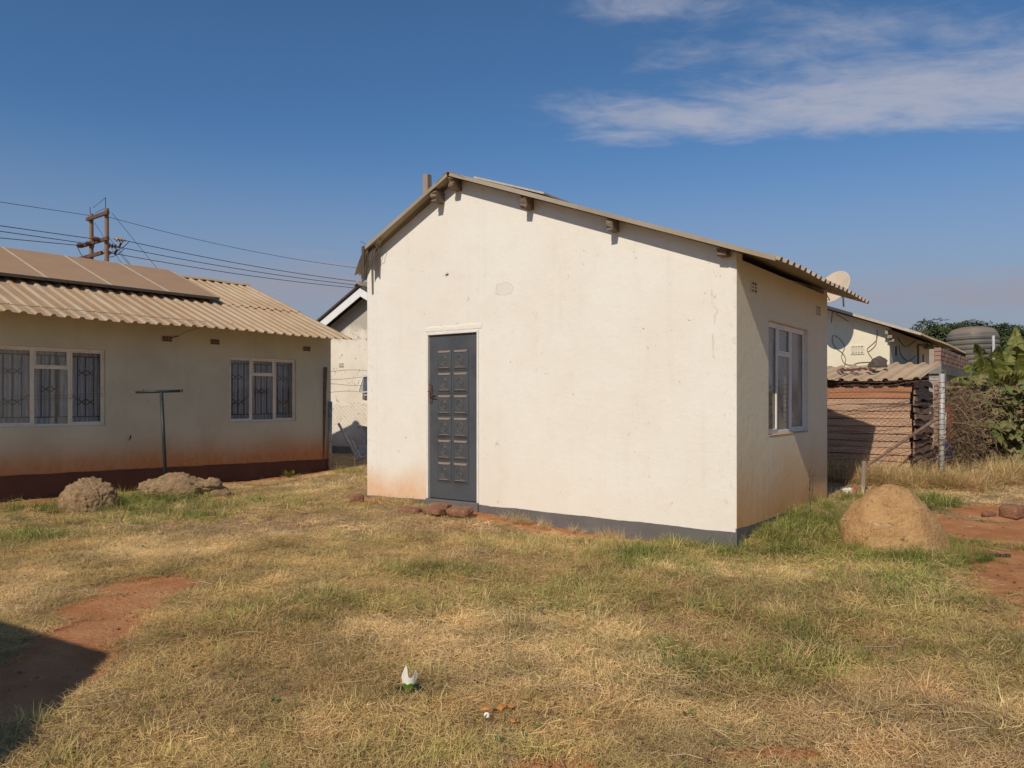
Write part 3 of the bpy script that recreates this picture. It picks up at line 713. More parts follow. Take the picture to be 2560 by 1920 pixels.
# door
door = empty('door', (0, 0, 0)); door.parent = house
mb = MB(); fx0, fx1, fz1 = -3.958, -3.124, 2.453
for a, b in (((fx0, -.012, .397), (fx0 + .028, .10, fz1 - .028)), ((fx1 - .028, -.012, .397), (fx1, .10, fz1 - .028)), ((fx0, -.012, fz1 - .028), (fx1, .10, fz1))): mb.box(a, b)
bevel(mb.build('door_frame', M['white_metal'], door), .004)
mb = MB(); mb.box((-3.927, .020, .405), (-3.155, .058, 2.422)); bevel(mb.build('door_leaf', M['door'], door), .004)
pc = [(-3.795, -3.566), (-3.540, -3.300)]
for r in range(6):
    z1 = 2.236 - .2745 * r; z0 = z1 - .256
    for ci, (a, b) in enumerate(pc):
        p = MB(); y = .0198; e1 = .006; o1 = .022
        R0 = [(a, z0), (b, z0), (b, z1), (a, z1)]
        def ring(i, d): return [(q[0] + (i if k in (0, 3) else -i), y - d, q[1] + (i if k in (0, 1) else -i)) for k, q in enumerate(R0)]
        rings = [ring(0, 0), ring(0, e1), ring(.010, e1), ring(.034, o1), ring(.040, o1 - .005), ring(.046, o1 - .005)]
        vs = [v for rg in rings for v in rg]; fs = []
        for i in range(5):
            for k in range(4): fs.append((i * 4 + k, i * 4 + (k + 1) % 4, (i + 1) * 4 + (k + 1) % 4, (i + 1) * 4 + k))
        fs.append((20, 21, 22, 23)); p.add(vs, fs)
        cx, cz, yy = (a + b) / 2, (z0 + z1) / 2, y - o1 + .004; ms = -1 if ci else 1
        p.tube([(cx + .047 * cos(t) * ms, yy, cz + .062 * sin(t)) for t in np.linspace(-.3 * pi, 1.55 * pi, 18)], .0045, 5)
        p.tube([(cx + ms * (.026 * sin(t * 1.2) * (1 - t / 9)), yy - .001, cz + .038 - t * .0125) for t in np.linspace(0, 6.3, 14)], .0042, 5)
        p.tube([(cx + ms * (.02 + .012 * cos(t)), yy - .001, cz + .02 + .014 * sin(t)) for t in np.linspace(0, 4.5, 8)], .0035, 4)
        p.tube([(cx - ms * (.016 + .012 * cos(t)), yy - .001, cz - .026 + .014 * sin(t)) for t in np.linspace(0, 4.5, 8)], .0035, 4)
        p.tube([(cx - .04, yy, cz - .078), (cx, yy, cz - .072), (cx + .04, yy, cz - .078)], .003, 4)
        p.build('panel', M['door'], door)
mb = MB(); mb.box((-3.918, .008, 1.585), (-3.880, .0195, 1.80)); mb.tube([(-3.90, .01, 1.728), (-3.90, -.04, 1.728), (-3.885, -.048, 1.728), (-3.82, -.05, 1.722)], .0085, 8)
mb.tube([(-3.90, .01, 1.68), (-3.90, -.03, 1.68), (-3.80, -.036, 1.674)], .007, 6); mb.tube([(-3.915, .0, 1.80), (-3.90, -.008, 1.825), (-3.885, 0, 1.80)], .005, 5)
bevel(mb.build('handle', M['rust'], door), .002)
for zz in (2.26, .70):
    mb = MB(); mb.tube([(-3.153, .006, zz - .05), (-3.153, .006, zz + .05)], .011, 8); mb.box((-3.178, .010, zz - .035), (-3.150, .0195, zz + .035)); mb.build('hinge', M['rust'], door)
mb = MB()   # broken plaster lip above the frame
n = 26; vs = []
for i in range(n + 1):
    u = fx0 - .01 + (fx1 - fx0 + .05) * i / n; w = .020 + .022 * float(vnoise(i, 3, .9)); vs += [(u, -.001, fz1 + .012), (u, -.004 - .003 * R.random(), fz1 + .02), (u, -.003 - .003 * R.random(), fz1 + .03 + w), (u, .001, fz1 + .05 + w)]
mb.add(vs, [(4 * i + k, 4 * i + 4 + k, 4 * i + 5 + k, 4 * i + 1 + k) for i in range(n) for k in range(3)]); mb.build('plaster_lip', M['wall_main'], house, fix=False)
mb = MB(); mb.lathe([(.001, -.004), (.018, -.004), (.026, -.0015), (.028, .0)], 12, (-3.62, -.0012, 3.155), Matrix.Rotation(pi / 2, 3, 'X')); mb.build('bolt_hole', M['hole'], house)
mb = MB(); mb.tube([(-3.642, -.008, 3.15), (-3.60, -.01, 3.16)], .006, 6); mb.build('bolt', M['rust'], house)
# side window
win = steel_window(house, .93, 2.38, 1.25, 2.45, [1.36, 1.83], 2.12, M['white_metal'], M['glass_dusty'], x=-.045,
                   curtain=[(.95, 2.36, M['brown_paper'], .075)])
for (a, b, z0, z1) in ((1.10, 1.40, 1.70, 1.97), (1.70, 1.76, 1.70, 1.95), (1.90, 2.08, 1.70, 1.96)):
    mb = MB(); n = 9; vs = []
    for i in range(n + 1):
        u = a + (b - a) * i / n; j = .012; vs += [(-.0645, u, z0 + R.uniform(-j, j)), (-.0640, u, z1 + R.uniform(-j, j))]
    mb.add(vs, [(2 * i, 2 * i + 2, 2 * i + 3, 2 * i + 1) for i in range(n)]); mb.build('paper_sheet', M['paper'], win, fix=False)
mb = MB(); mb.box((-.13, .935, 1.236), (.004, 2.375, 1.2495)); o = bevel(mb.build('window_sill', mat('ochre_sill', grainy((.58, .38, .20), (.48, .30, .16), 9), .9), house), .004)
air_brick(house, ('x', 0), .47, 2.735, .17, .125, 2, 3, M['air_brick_pale']); air_brick(house, ('x', 0), 2.82, 2.725, .17, .125, 2, 3, M['air_brick_pale'])
mb = MB(); mb.box((-2.4, DEP - .6, .1), (-2.3, DEP - .3, 2.0)); # unseen block added inside to keep daylight from leaking
mb.build('daylight_block', M['interior'], house)
# flat pale sheet lying on the roof
mb = MB(); an = math.atan(SL)
mb.box((-3.30, .12, 0), (-2.28, 1.9, .022)); o = mb.build('flat_sheet', M['alu'], None)
for v in o.data.vertices: v.co.z += main_top(v.co.x) + gap + .058 + (.02 if v.co.x > -2.5 else 0)
o.location = (FM[0], FM[1], 0); o.rotation_euler = (0, 0, radians(FM[2])); tag(o, 'flat pale metal sheet lying near the ridge on the cream house roof', 'metal sheet')

# ================================================================== LEFT HOUSE
lh = empty('long_house', (FL[0], FL[1], 0), radians(FL[2]), 'long grey-green house with barred windows, brown plinth and dusty beige sheet roof', 'house')
RL = -2.98; EZ = 2.80; RZ = 4.19; E_ = .65; sl = (RZ - EZ) / (E_ - RL)
LW = -9.0
holes = [(-5.87, -4.37, 1.235, 2.40), (-2.25, -.83, 1.235, 2.40)]
wall_with_holes(lh, M['wall_left'], ('x', 0), .2, LW, 0, .05, [(LW, 3.0), (0, 3.0)], holes)
gp = [(2 * RL, 3.0), (RL, 3.0 + 2.98 * sl), (-.2, 3.0 + .2 * sl)]
for y in (-.0005, LW + .15): wall_with_holes(lh, M['wall_left'], ('y', y), -.15, 2 * RL, -.2002, .05, gp, [])
wall_with_holes(lh, M['wall_left'], ('x', 2 * RL + .2), .2, LW + .155, -.155, .05, [(LW, 2.95), (0, 2.95)], [])
plinth(lh, M['plinth_brown'], [('x', 0, LW, .006, .60, .455)], .006)
mb = MB(); mb.box((-5.96, -.004, .02), (.0, .0055, .455)); mb.build('plinth', M['plinth_brown'], lh)
# roof in two courses with a lap
xm = -1.1; zm = EZ + (E_ - xm) * sl
corrugated(lh, 'roof_sheet', M['roof_left'], LW - .3, .045, RL, RZ + .012, xm - .1 + .22, zm - .12 * sl + .012, h=.031, sub=4, sag=lambda t, y: .006 * sin(y * 2 + t * 3))
corrugated(lh, 'roof_sheet', M['roof_left'], LW - .3, .045, xm, zm, E_, EZ, h=.031, sub=4, rag=.012, sag=lambda t, y: .012 * sin(y * 1.7) * t)
corrugated(lh, 'roof_sheet', M['roof_left'], LW - .3, .045, RL, RZ + .012, 2 * RL - E_, EZ, sub=2)
mb = MB(); vs = []; fs = []
for i, yy in enumerate(np.linspace(LW - .3, .045, 60)):
    for a, b in ((RL - .14, RZ - .14 * sl + .048), (RL - .04, RZ + .050), (RL, RZ + .053), (RL + .04, RZ + .050), (RL + .14, RZ - .14 * sl + .048)): vs.append((a, yy, b + .006 * sin(yy * 33)))
for i in range(59):
    for j in range(4): fs.append((i * 5 + j, i * 5 + j + 1, (i + 1) * 5 + j + 1, (i + 1) * 5 + j))
mb.add(vs, fs); o = mb.build('ridge_cap', M['roof_left'], lh, fix=False); o.modifiers.new('t', 'SOLIDIFY').thickness = .004
mb = MB()
for xx in (.35, -.75, -2.3):
    y = LW
    while y < .2:
        z = EZ + (E_ - xx) * sl + .038 + (.012 if xx < -1 else 0); mb.tube([(xx, y + .139, z - .004), (xx + .003, y + .139, z + .006)], .007, 6); y += .38
o = mb.build('roof_screw', M['roof_dark'], lh); o['kind'] = 'stuff'
steel_window(lh, -5.87, -4.37, 1.235, 2.40, [-5.38, -4.88], 2.10, M['cream_metal'], M['glass'], x=-.03, bars=True, curtain=[(-5.86, -5.02, M['curtain'], .16), (-4.98, -4.38, M['curtain'], .15)])
steel_window(lh, -2.25, -.83, 1.235, 2.40, [-1.78, -1.30], 2.09, M['cream_metal'], M['glass'], x=-.03, bars=True, curtain=[(-2.24, -.84, M['curtain'], .16)])
for u, z in ((-3.38, 2.64), (-2.52, 2.64), (-.586, 2.625)): air_brick(lh, ('x', 0), u, z, .17, .09, 3, 3, M['air_brick'])
mb = MB(); mb.tube([(.02, -3.30, 2.66), (.03, -3.24, 2.69), (.03, -3.20, 2.69)], .008, 5); mb.tube([(.02, -3.22, 2.69), (.2, -3.12, 2.78), (.5, -3.02, 2.84)], .003, 4)
mb.build('aerial_lead', M['cable'], lh)
mb = MB(); pts = []
y = LW
while y < -2.9:
    s_ = (y * 5.26) % 1; pts.append((.40 + .10 * (y + 3) / 3 * -.4 + R.uniform(-.01, .01), y, EZ + (E_ - .42) * sl + .045 + (.006 if s_ < .5 else -.002))); y += .095
mb.tube(pts, .0035, 4); mb.build('roof_cable', M['rust_wire'], lh)
mb = MB(); mb.tube([(.004, -3.99, 1.01), (.004, -3.975, 1.06)], .010, 5); mb.tube([(.004, -4.0, 1.0), (.004, -4.0, .985)], .010, 5); mb.build('wall_nick', M['hole'], lh)
# solar panels standing on rails above the roof
an = math.atan(sl)
def solar_panel(y1, label):
    y0 = y1 - 1.015
    t = empty('solar_panel', (0, 0, 0)); t.location = W2(FL, -.96, y1, EZ + (E_ + .96) * sl + .12); t.rotation_euler = (Matrix.Rotation(radians(FL[2]), 3, 'Z') @ Matrix.Rotation(an, 3, 'Y')).to_euler()
    tag(t, label, 'solar panel', 'solar panels on the long house roof')
    w, Ln, th = .992, 1.99, .036; f = .016
    mb = MB(); mb.box((-Ln, -w, 0), (-Ln + f, 0, th)); mb.box((-f, -w, 0), (0, 0, th)); mb.box((-Ln + f, -f, 0), (-f, 0, th)); mb.box((-Ln + f, -w, 0), (-f, -w + f, th)); bevel(mb.build('frame', M['alu'], t), .002, 1)
    mb = MB(); mb.box((-Ln + f, -w + f, .004), (-f, -f, th - .003)); mb.build('glass', M['solar_dust'], t)
    mb = MB(); mb.box((-.002, -w, -.02), (.002, 0, .026)); mb.build('side_skirt', M['alu_dark'], t)
    for xx in (-.35, -1.7):
        mb = MB(); mb.box((xx, -w + .002, -.045), (xx + .04, .012, -.002)); mb.build('rail', M['dark_steel'], t)
    for xx in (-.10,):
        mb = MB(); mb.box((xx - .02, -w + .3, -.09), (xx + .02, -w + .34, -.001)); mb.build('bracket', M['dark_steel'], t)
for i, lb in enumerate(('dust-brown solar panel at the right end of the row on the roof', 'second solar panel from the right end, in front of the twin poles', 'third solar panel from the right end, below and left of the poles',
                        'fourth solar panel from the right end, cut by the left picture edge', 'fifth solar panel from the right end, only its lower corner inside the picture')):
    solar_panel(-1.85 - 1.0 * i, lb)

# ================================================================== THIRD HOUSE (seen in the gap)
th = empty('gable_house', (FT[0], FT[1], 0), radians(FT[2]), 'patchy pale gabled house with white fascia boards in the gap between two houses', 'house')
AZ = 4.60; ts = .50; HW = 3.2
tp = [(-HW, AZ - .12 - HW * ts), (0, AZ - .12), (HW, AZ - .12 - HW * ts)]
def TX(px): return px
hw = (-.28, .35, 1.60, 2.30)
wall_with_holes(th, M['wall_patchy'], ('y', .35), .2, -HW, HW, .05, tp, [hw])
wall_with_holes(th, M['wall_patchy'], ('x', -HW + .15), .15, .5502, 6, .05, [(0, AZ - .2 - HW * ts), (6, AZ - .2 - HW * ts)], [])
wall_with_holes(th, M['wall_patchy'], ('x', HW), .15, .5502, 6, .05, [(0, AZ - .2 - HW * ts), (6, AZ - .2 - HW * ts)], [])
plinth(th, M['plinth_grey'], [('y', .35, -HW, HW, .38, .38)])
for sgn in (-1, 1):
    mb = MB(); a, b = 0, sgn * (HW + .4)
    mb.add([(a, 0, AZ - .03), (b, 0, AZ - .03 - abs(b) * ts), (b, 0, AZ - .26 - abs(b) * ts), (a, 0, AZ - .26), (a, .02, AZ - .03), (b, .02, AZ - .03 - abs(b) * ts), (b, .02, AZ - .26 - abs(b) * ts), (a, .02, AZ - .26)],
           [(0, 1, 2, 3), (7, 6, 5, 4), (0, 4, 5, 1), (1, 5, 6, 2), (2, 6, 7, 3), (3, 7, 4, 0)])
    mb.build('fascia_board', M['white_board'], th)
    mb = MB(); mb.add([(a, -.06, AZ), (b, -.06, AZ - abs(b) * ts), (b, 6.2, AZ - abs(b) * ts), (a, 6.2, AZ), (a, -.06, AZ + .05), (b, -.06, AZ + .05 - abs(b) * ts), (b, 6.2, AZ + .05 - abs(b) * ts), (a, 6.2, AZ + .05)],
           [(0, 1, 2, 3), (7, 6, 5, 4), (0, 4, 5, 1), (1, 5, 6, 2), (2, 6, 7, 3), (3, 7, 4, 0)]); mb.build('roof', M['roof_dark'], th)
for k in range(5):
    mb = MB(); mb.prism([(-.13, AZ - .01), (-.02, AZ + .12), (.02, AZ + .12), (.13, AZ - .01), (0, AZ + .06)], -.12 + k * .42, .27 + k * .42); bevel(mb.build('ridge_tile', M['roof_main'], th), .01)
air_brick(th, ('y', .35), -1.11, 2.59, .20, .12, 3, 3, M['air_brick_pale'])
w = empty('window', (0, 0, 0)); w.parent = th
mb = MB(); a0, a1, z0, z1 = hw
for p, q in (((a0, .36, z0), (a0 + .03, .40, z1)), ((a1 - .03, .36, z0), (a1, .40, z1)), ((a0 + .03, .36, z1 - .03), (a1 - .03, .40, z1)), ((a0 + .03, .36, z0), (a1 - .03, .40, z0 + .03)), ((a0 + .03, .36, z0 + .16), (a1 - .03, .40, z0 + .19))): mb.box(p, q)
mb.build('window_frame', M['white_metal'], w)
sl_ = .30
mb = MB(); rot = Matrix.Rotation(-.40, 3, 'X'); top = (a0, .35, z1 - .02)
for p, q in (((a0 + .02, .33, z0 + .19), (a0 + .05, .355, z1 - .02)), ((a1 - .05, .33, z0 + .19), (a1 - .02, .355, z1 - .02)), ((a0 + .05, .33, z0 + .19), (a1 - .05, .355, z0 + .22)), ((a0 + .05, .33, z1 - .05), (a1 - .05, .355, z1 - .02))): mb.box(p, q, rot, top)
mb.build('sash', M['white_metal'], w)
mb = MB(); mb.box((a0 + .05, .338, z0 + .22), (a1 - .05, .343, z1 - .05), rot, top); mb.build('pane', M['glass'], w)
mb = MB(); mb.box((a0 + .03, .41, z0 + .03), (a1 - .03, .414, z0 + .16)); mb.build('pane', M['glass'], w)
mb = MB(); mb.box((a0 - .2, .75, z0 - .3), (a1 + .2, .78, z1 + .3)); mb.build('room_shade_board', M['interior'], th)  # dark sheet painted as the room's shade behind the window
mb = MB(); mb.tube([(-.17, .30, .45), (-.17, .30, .95)], .05, 10); mb.tube([(-.17, .30, .70), (-.17, .24, .70), (-.17, .20, .70)], .06, 10); mb.box((-.29, .2, .2), (-.02, .348, .45)); mb.box((-.30, .22, .93), (.1, .348, .96)); mb.build('drain_pipe', M['pvc'], th)

# ================================================================== FAR RIGHT HOUSE
fh = empty('far_house', (FF[0], FF[1], 0), radians(FF[2]), 'pale yellow house with looping wall cables behind the plank shed', 'house')
fsl = .37; ft = lambda x: 3.13 - fsl * x if x > -3.6 else 3.13 + fsl * 3.6 + .37 * (x + 3.6)
fp = [(-7.2, ft(-7.2)), (-3.6, ft(-3.6)), (0, ft(0))]
wall_with_holes(fh, M['wall_far'], ('y', 0), .2, -7.2, 0, .05, fp, []); wall_with_holes(fh, M['wall_far'], ('y', 7.2), -.2, -7.2, 0, .05, fp, [])
wall_with_holes(fh, M['wall_far'], ('x', 0), .2, .2002, 6.9998, .05, [(0, 3.1), (7.2, 3.1)], [(1.2, 2.5, 1.3, 2.42)])
wall_with_holes(fh, M['wall_far'], ('x', -7.0), .2, .2002, 6.9998, .05, [(0, 3.1), (7.2, 3.1)], [])
corrugated(fh, 'roof_sheet', M['roof_far'], -.28, 7.5, -3.6, ft(-3.6) + .04, .62, ft(.62) + .04, sub=4, sag=lambda t, y: .01 * sin(y + t * 4))
corrugated(fh, 'roof_sheet', M['roof_far'], -.28, 7.5, -3.6, ft(-3.6) + .04, -7.7, ft(-7.7) + .04, sub=2)
mb = MB(); mb.add([(-3.6, -.295, ft(-3.6) + .075), (.62, -.295, ft(.62) + .075), (.62, -.295, ft(.62) + .02), (-3.6, -.295, ft(-3.6) + .02), (-3.6, -.285, ft(-3.6) + .075), (.62, -.285, ft(.62) + .075), (.62, -.285, ft(.62) + .02), (-3.6, -.285, ft(-3.6) + .02)],
       [(0, 1, 2, 3), (7, 6, 5, 4), (0, 4, 5, 1), (1, 5, 6, 2), (2, 6, 7, 3), (3, 7, 4, 0)]); mb.build('verge_strip', M['alu'], fh)
air_brick(fh, ('y', 0), -.62, 2.695, .27, .19, 4, 5, M['air_brick_pale'], .016)
for y in (.66, 4.2): air_brick(fh, ('x', 0), y, 2.68, .16, .20, 2, 3, M['air_brick'], .012)
mb = MB(); mb.box((-.35, 1.1, 1.2), (-.30, 2.6, 2.5)); mb.build('room_shade_board', M['interior'], fh)  # dark sheet standing for the shade inside the wall opening
mb = MB()
for (a, b) in (((-.06, -.18, 2.98), (.0, .05, 3.08)), ((-.02, -.16, 2.90), (.07, .05, 2.965)), ((.0, -.10, 2.83), (.10, .05, 2.885))): mb.box(a, b)
bevel(mb.build('bracket_blocks', M['timber_post'], fh), .008)
def loop(parent, pts, r=.007, m='house_cable', name='wall_cable'):
    P = [Vector(p) for p in pts]; out = []
    for i in range(len(P) - 1):
        p0, p1, p2, p3 = P[max(i - 1, 0)], P[i], P[i + 1], P[min(i + 2, len(P) - 1)]
        for t in np.linspace(0, 1, 7)[:-1]:
            out.append(.5 * ((2 * p1) + (p2 - p0) * t + (2 * p0 - 5 * p1 + 4 * p2 - p3) * t * t + (3 * p1 - p0 - 3 * p2 + p3) * t ** 3))
    out.append(P[-1]); mb = MB(); mb.tube(out, r, 5); return mb.build(name, M[m], parent)
fq = lambda x, z: (x, -.012, z)
loop(fh, [fq(-1.12, 3.03), fq(-1.13, 2.92), fq(-1.07, 2.77), fq(-0.93, 2.65), fq(-0.87, 2.55), fq(-0.86, 2.46), fq(-0.89, 2.3), fq(-0.9, 2.1)])
loop(fh, [fq(-1.09, 3.03), fq(-0.96, 2.92), fq(-0.88, 2.77), fq(-0.92, 2.64), fq(-0.94, 2.54), fq(-0.87, 2.41), fq(-0.74, 2.38), fq(-0.61, 2.42), fq(-0.47, 2.43), fq(-0.33, 2.43)])
loop(fh, [fq(-0.24, 3.1), fq(-0.25, 2.89), fq(-0.42, 2.72), fq(-0.41, 2.63), fq(-0.33, 2.49), fq(-0.33, 2.37), fq(-0.36, 2.31), fq(-0.4, 2.1)])
loop(fh, [fq(-0.25, 2.98), fq(-0.26, 2.8), fq(-0.35, 2.69), fq(-0.41, 2.65)])
loop(fh, [fq(-1.07, 3.49), fq(-0.8, 3.31)])
loop(fh, [fq(-1.12, 3.61), fq(-1.15, 3.3)])
loop(fh, [(.012, .8, 2.98), (.012, 1.75, 2.84), (.012, 3.1, 3.06)], .008); loop(fh, [(.012, 1.0, 2.82), (.012, 1.15, 2.64), (.012, 2.1, 2.52), (.012, 3.1, 2.7)], .008)
mb = MB(); mb.tube([(.03, 3.35, 1.9), (.03, 3.3, 2.95), (.03, 3.5, 2.98), (.03, 4.4, 3.0)], .022, 6); mb.tube([(.05, 4.3, 2.98), (.05, 5.2, 3.02)], .055, 8); mb.build('down_pipe', M['concrete'], fh)
# brick annexe wall with a concrete lintel, running along the house side
mb = MB(); AX = empty('brick_annexe', W2(FF, 1.055, -.963, 0), radians(FF[2]), 'unplastered brick annexe wall with a concrete lintel beside the yellow house', 'wall')
def brick_mesh(w, h, d): 
    b = MB(); b.box((0, 0, 0), (w, d, h)); me = b.data('brick', M['brick_wall']); 
    bm = bmesh.new(); bm.from_mesh(me); bmesh.ops.recalc_face_normals(bm, faces=bm.faces); bmesh.ops.bevel(bm, geom=bm.edges[:], offset=.006, segments=1, affect='EDGES'); bm.to_mesh(me); bm.free(); return me
AL = 4.6
mb.box((-.198, .03, .05), (-.012, AL, 2.60)); mb.build('mortar_core', M['mortar'], AX)
mb = MB(); mb.box((-.21, -.02, 2.13), (.012, AL, 2.30)); mb.build('lintel', M['concrete'], AX)
br = brick_mesh(.115, .072, .232)
rows = [2.303 + .080 * i for i in range(4)] + [.25 + .082 * i for i in range(22)]
cnt = 0
for ri, z in enumerate(rows):
    y = .0 if ri % 2 == 0 else -.12
    while y < AL - .2:
        if z > 2.2 or (y < 2.4 and cnt < 290):
            o = link('brick', br, AX); o.location = (-.112 + R.uniform(-.004, .004), max(y, -.0) + R.uniform(-.003, .003), z + .005); o.rotation_euler = (0, 0, R.uniform(-.015, .015)); cnt += 1
        y += .245
# ================================================================== SATELLITE DISH
N = Vector((-.78, -.46, .42)).normalized(); DP = Vector((6.60, 15.8, 3.93))
dish = empty('satellite_dish', DP, 0, 'cream satellite dish behind the eave of the cream house', 'satellite dish'); dish.scale = (.92, .92, .92)
rot = N.to_track_quat('Z', 'Y').to_matrix(); prf = [(.001, 0)] + [(r, .30 * r * r) for r in (.08, .16, .24, .32, .38)] + [(.395, .045), (.395, .036), (.38, .036)] + [(r, .30 * r * r - .008) for r in (.32, .2, .1)] + [(.001, -.008)]
mb = MB(); mb.lathe(prf, 36, (0, 0, 0), rot); mb.build('reflector', M['dish'], dish, smooth=True)
a = rot @ Vector((0, -.34, .03)); f_ = rot @ Vector((0, -.16, .42)); mb = MB(); mb.tube([a, f_], .010, 6); mb.build('feed_arm', M['dark_steel'], dish)
mb = MB(); mb.tube([f_, f_ + rot @ Vector((0, .05, -.06))], .028, 10); mb.build('receiver', M['dish'], dish)
mb = MB(); mb.tube([rot @ Vector((0, 0, -.02)), rot @ Vector((0, 0, -.14)), Vector((.28, .22, -.20)), Vector((.30, .24, -.40))], .02, 8); mb.build('mount', M['galv'], dish)

# ================================================================== SHED
shed = empty('plank_shed', (FS[0], FS[1], EYE * (1 - KS)), radians(FS[2]), 'low shed of horizontal planks with a corrugated roof, left of the galvanised post', 'shed'); shed.scale = (KS, KS, KS)
def plank(parent, m, axis, u0, u1, z, h, base, wav=.006, t=.022, tilt=0, bow=0):
    n = 10; mb = MB(); vs = []; ph = R.uniform(0, 6); 
    for i in range(n + 1):
        u = u0 + (u1 - u0) * i / n; dz = wav * sin(ph + u * 3.1) + tilt * (u - u0); hh = h * (1 + .10 * sin(ph * 2 + u * 4.7) * (wav > .01)); b = bow * sin(pi * i / n)
        lo = wav * .5 * sin(ph * 3 + u * 8)
        for d, zz in ((0, z + dz + lo), (t, z + dz + lo), (t * .6, z + dz + hh), (-.002, z + dz + hh)):
            dd = base + d + b
            vs.append((u, -dd, zz) if axis == 'y' else (dd, u, zz))
    fs = []
    for i in range(n):
        for k in range(4): fs.append((i * 4 + k, i * 4 + (k + 1) % 4, (i + 1) * 4 + (k + 1) % 4, (i + 1) * 4 + k))
    fs += [(0, 1, 2, 3), (n * 4 + 3, n * 4 + 2, n * 4 + 1, n * 4)]
    mb.add(vs, fs); return mb.build('plank', m, parent)
z = 1.86; i = 0
for i, h in enumerate((.10, .105, .095, .12, .13, .135, .13, .12, .11, .12, .12, .11, .11, .12, .10)):
    z -= h
    o = plank(shed, M['plank_red'] if i < 2 else M['plank'], 'y', -2.75 + R.uniform(-.03, .03), -.01 + R.uniform(-.03, .02), z + .005, h - .009, .002 + .010 * (i % 2) + R.uniform(0, .006), .005)
z = 1.98
for i in range(16):
    h = R.uniform(.095, .125); z -= h + .012
    plank(shed, M['plank_side'], 'x', .05 + R.uniform(-.02, .03), 2.05 + R.uniform(-.08, .05), z, h * .92, .01 + R.uniform(0, .025), .022, .03, R.uniform(-.02, .015), R.uniform(-.01, .03))
for (x, y) in ((-.04, .03), (-1.4, .05), (-2.7, .05), (-.02, 1.0), (-.02, 1.95)):
    mb = MB(); mb.box((x - .04, y, .1), (x, y + .04, 1.93 + y * .14)); mb.build('corner_post', M['timber_raw'], shed)
mb = MB(); mb.box((-2.7, 2.0, .1), (-.05, 2.03, 2.1)); mb.box((-2.75, .1, .1), (-2.72, 2.0, 1.9)); mb.build('back_wall', M['plank_side'], shed)
# roof ribs run front to back: build with x/y swapped then turned
def shed_roof(x0, x1, z_add, y0, y1, rag, nm='roof_sheet'):
    o = corrugated(shed, nm, M['roof_shed'], x0, x1, y0, 1.955 + (y0 + .25) * .147 + z_add, y1, 1.955 + (y1 + .25) * .147 + z_add, pitch=.235, h=.042, sub=5, rag=rag, sag=lambda t, y: .014 * sin(t * 4 + y * 3))
    for v in o.data.vertices: v.co = Vector((v.co.y, v.co.x, v.co.z))
    return o
shed_roof(-1.25, .16, .0, -.17, 2.25, .02); shed_roof(-2.45, -1.2, .014, -.20, 2.05, .08); shed_roof(-3.2, -2.4, .03, -.12, 1.95, .10)
mb = MB()
for x in np.arange(-2.6, -.1, .235): mb.box((x, -.015, 1.862), (x + .07, .02, 1.895 + .01 * R.random()))
mb.build('packing_blocks', M['plank'], shed)
def blob(name, m, loc, size, seed, amp=.25, sub=4, fs_=2.0, rot=0, flat=.12, parent=None, fine=.06, profile=None, cuts=()):
    bm = bmesh.new(); bmesh.ops.create_icosphere(bm, subdivisions=sub, radius=1)
    from mathutils import noise as mn
    off = Vector((seed * 7.3, seed * 3.1, seed))
    for v in bm.verts:
        p = v.co.copy(); d = 1 + amp * (mn.fractal(p * fs_ + off, .9, 2.0, 4)) + fine * mn.noise(p * 9 + off) + fine * .6 * mn.noise(p * 21 + off) + fine * .35 * mn.noise(p * 43 + off)
        q = p * d
        if profile: q = profile(q)
        for (nx, ny, nz, dd) in cuts:
            nn = Vector((nx, ny, nz)).normalized(); e = q.dot(nn) - dd
            if e > 0: q = q - nn * e * .72
        q = Vector((q.x * size[0], q.y * size[1], max(q.z, -flat) * size[2]))
        v.co = q
    me = bpy.data.meshes.new(name); bm.to_mesh(me); bm.free(); me.materials.append(m); me.polygons.foreach_set('use_smooth', [True] * len(me.polygons))
    o = link(name, me, parent); o.location = loc; o.rotation_euler = (0, 0, rot); return o
p = SP(-.70, .95, 2.17); o = blob('stone', M['stone_grey'], p + Vector((0, 0, .07)), (.15, .10, .15), 5, .25, 4, 1.1, radians(-30)); tag(o, 'dark lump of stone weighing down the shed roof', 'stone')
mb = MB(); base = SP(-1.02, .72, 2.155)
def rag_strip(mb, pts, w, z):
    vs = []
    for (x, y), hh in pts: vs += [(x, y - w, z + hh), (x + .01, y + w, z + hh + .01)]
    mb.add(vs, [(2 * i, 2 * i + 2, 2 * i + 3, 2 * i + 1) for i in range(len(pts) - 1)])
rag_strip(mb, [((-.30 + .05 * i, .07 * sin(i * 1.1)), .035 * abs(sin(i * 1.7)) + .012) for i in range(13)], .05, 0)
rag_strip(mb, [((-.28 + .05 * i, -.13 + .05 * sin(i * .8 + 2)), .03 * abs(sin(i * 1.3)) + .012) for i in range(8)], .035, 0)
o = mb.build('rust_scrap', M['rust'], None, fix=False); o.modifiers.new('t', 'SOLIDIFY').thickness = .008; o.location = base; o.rotation_euler = (radians(8), 0, radians(FS[2])); tag(o, 'twisted rusty metal scrap lying on the shed roof in front of the stone', 'scrap metal')

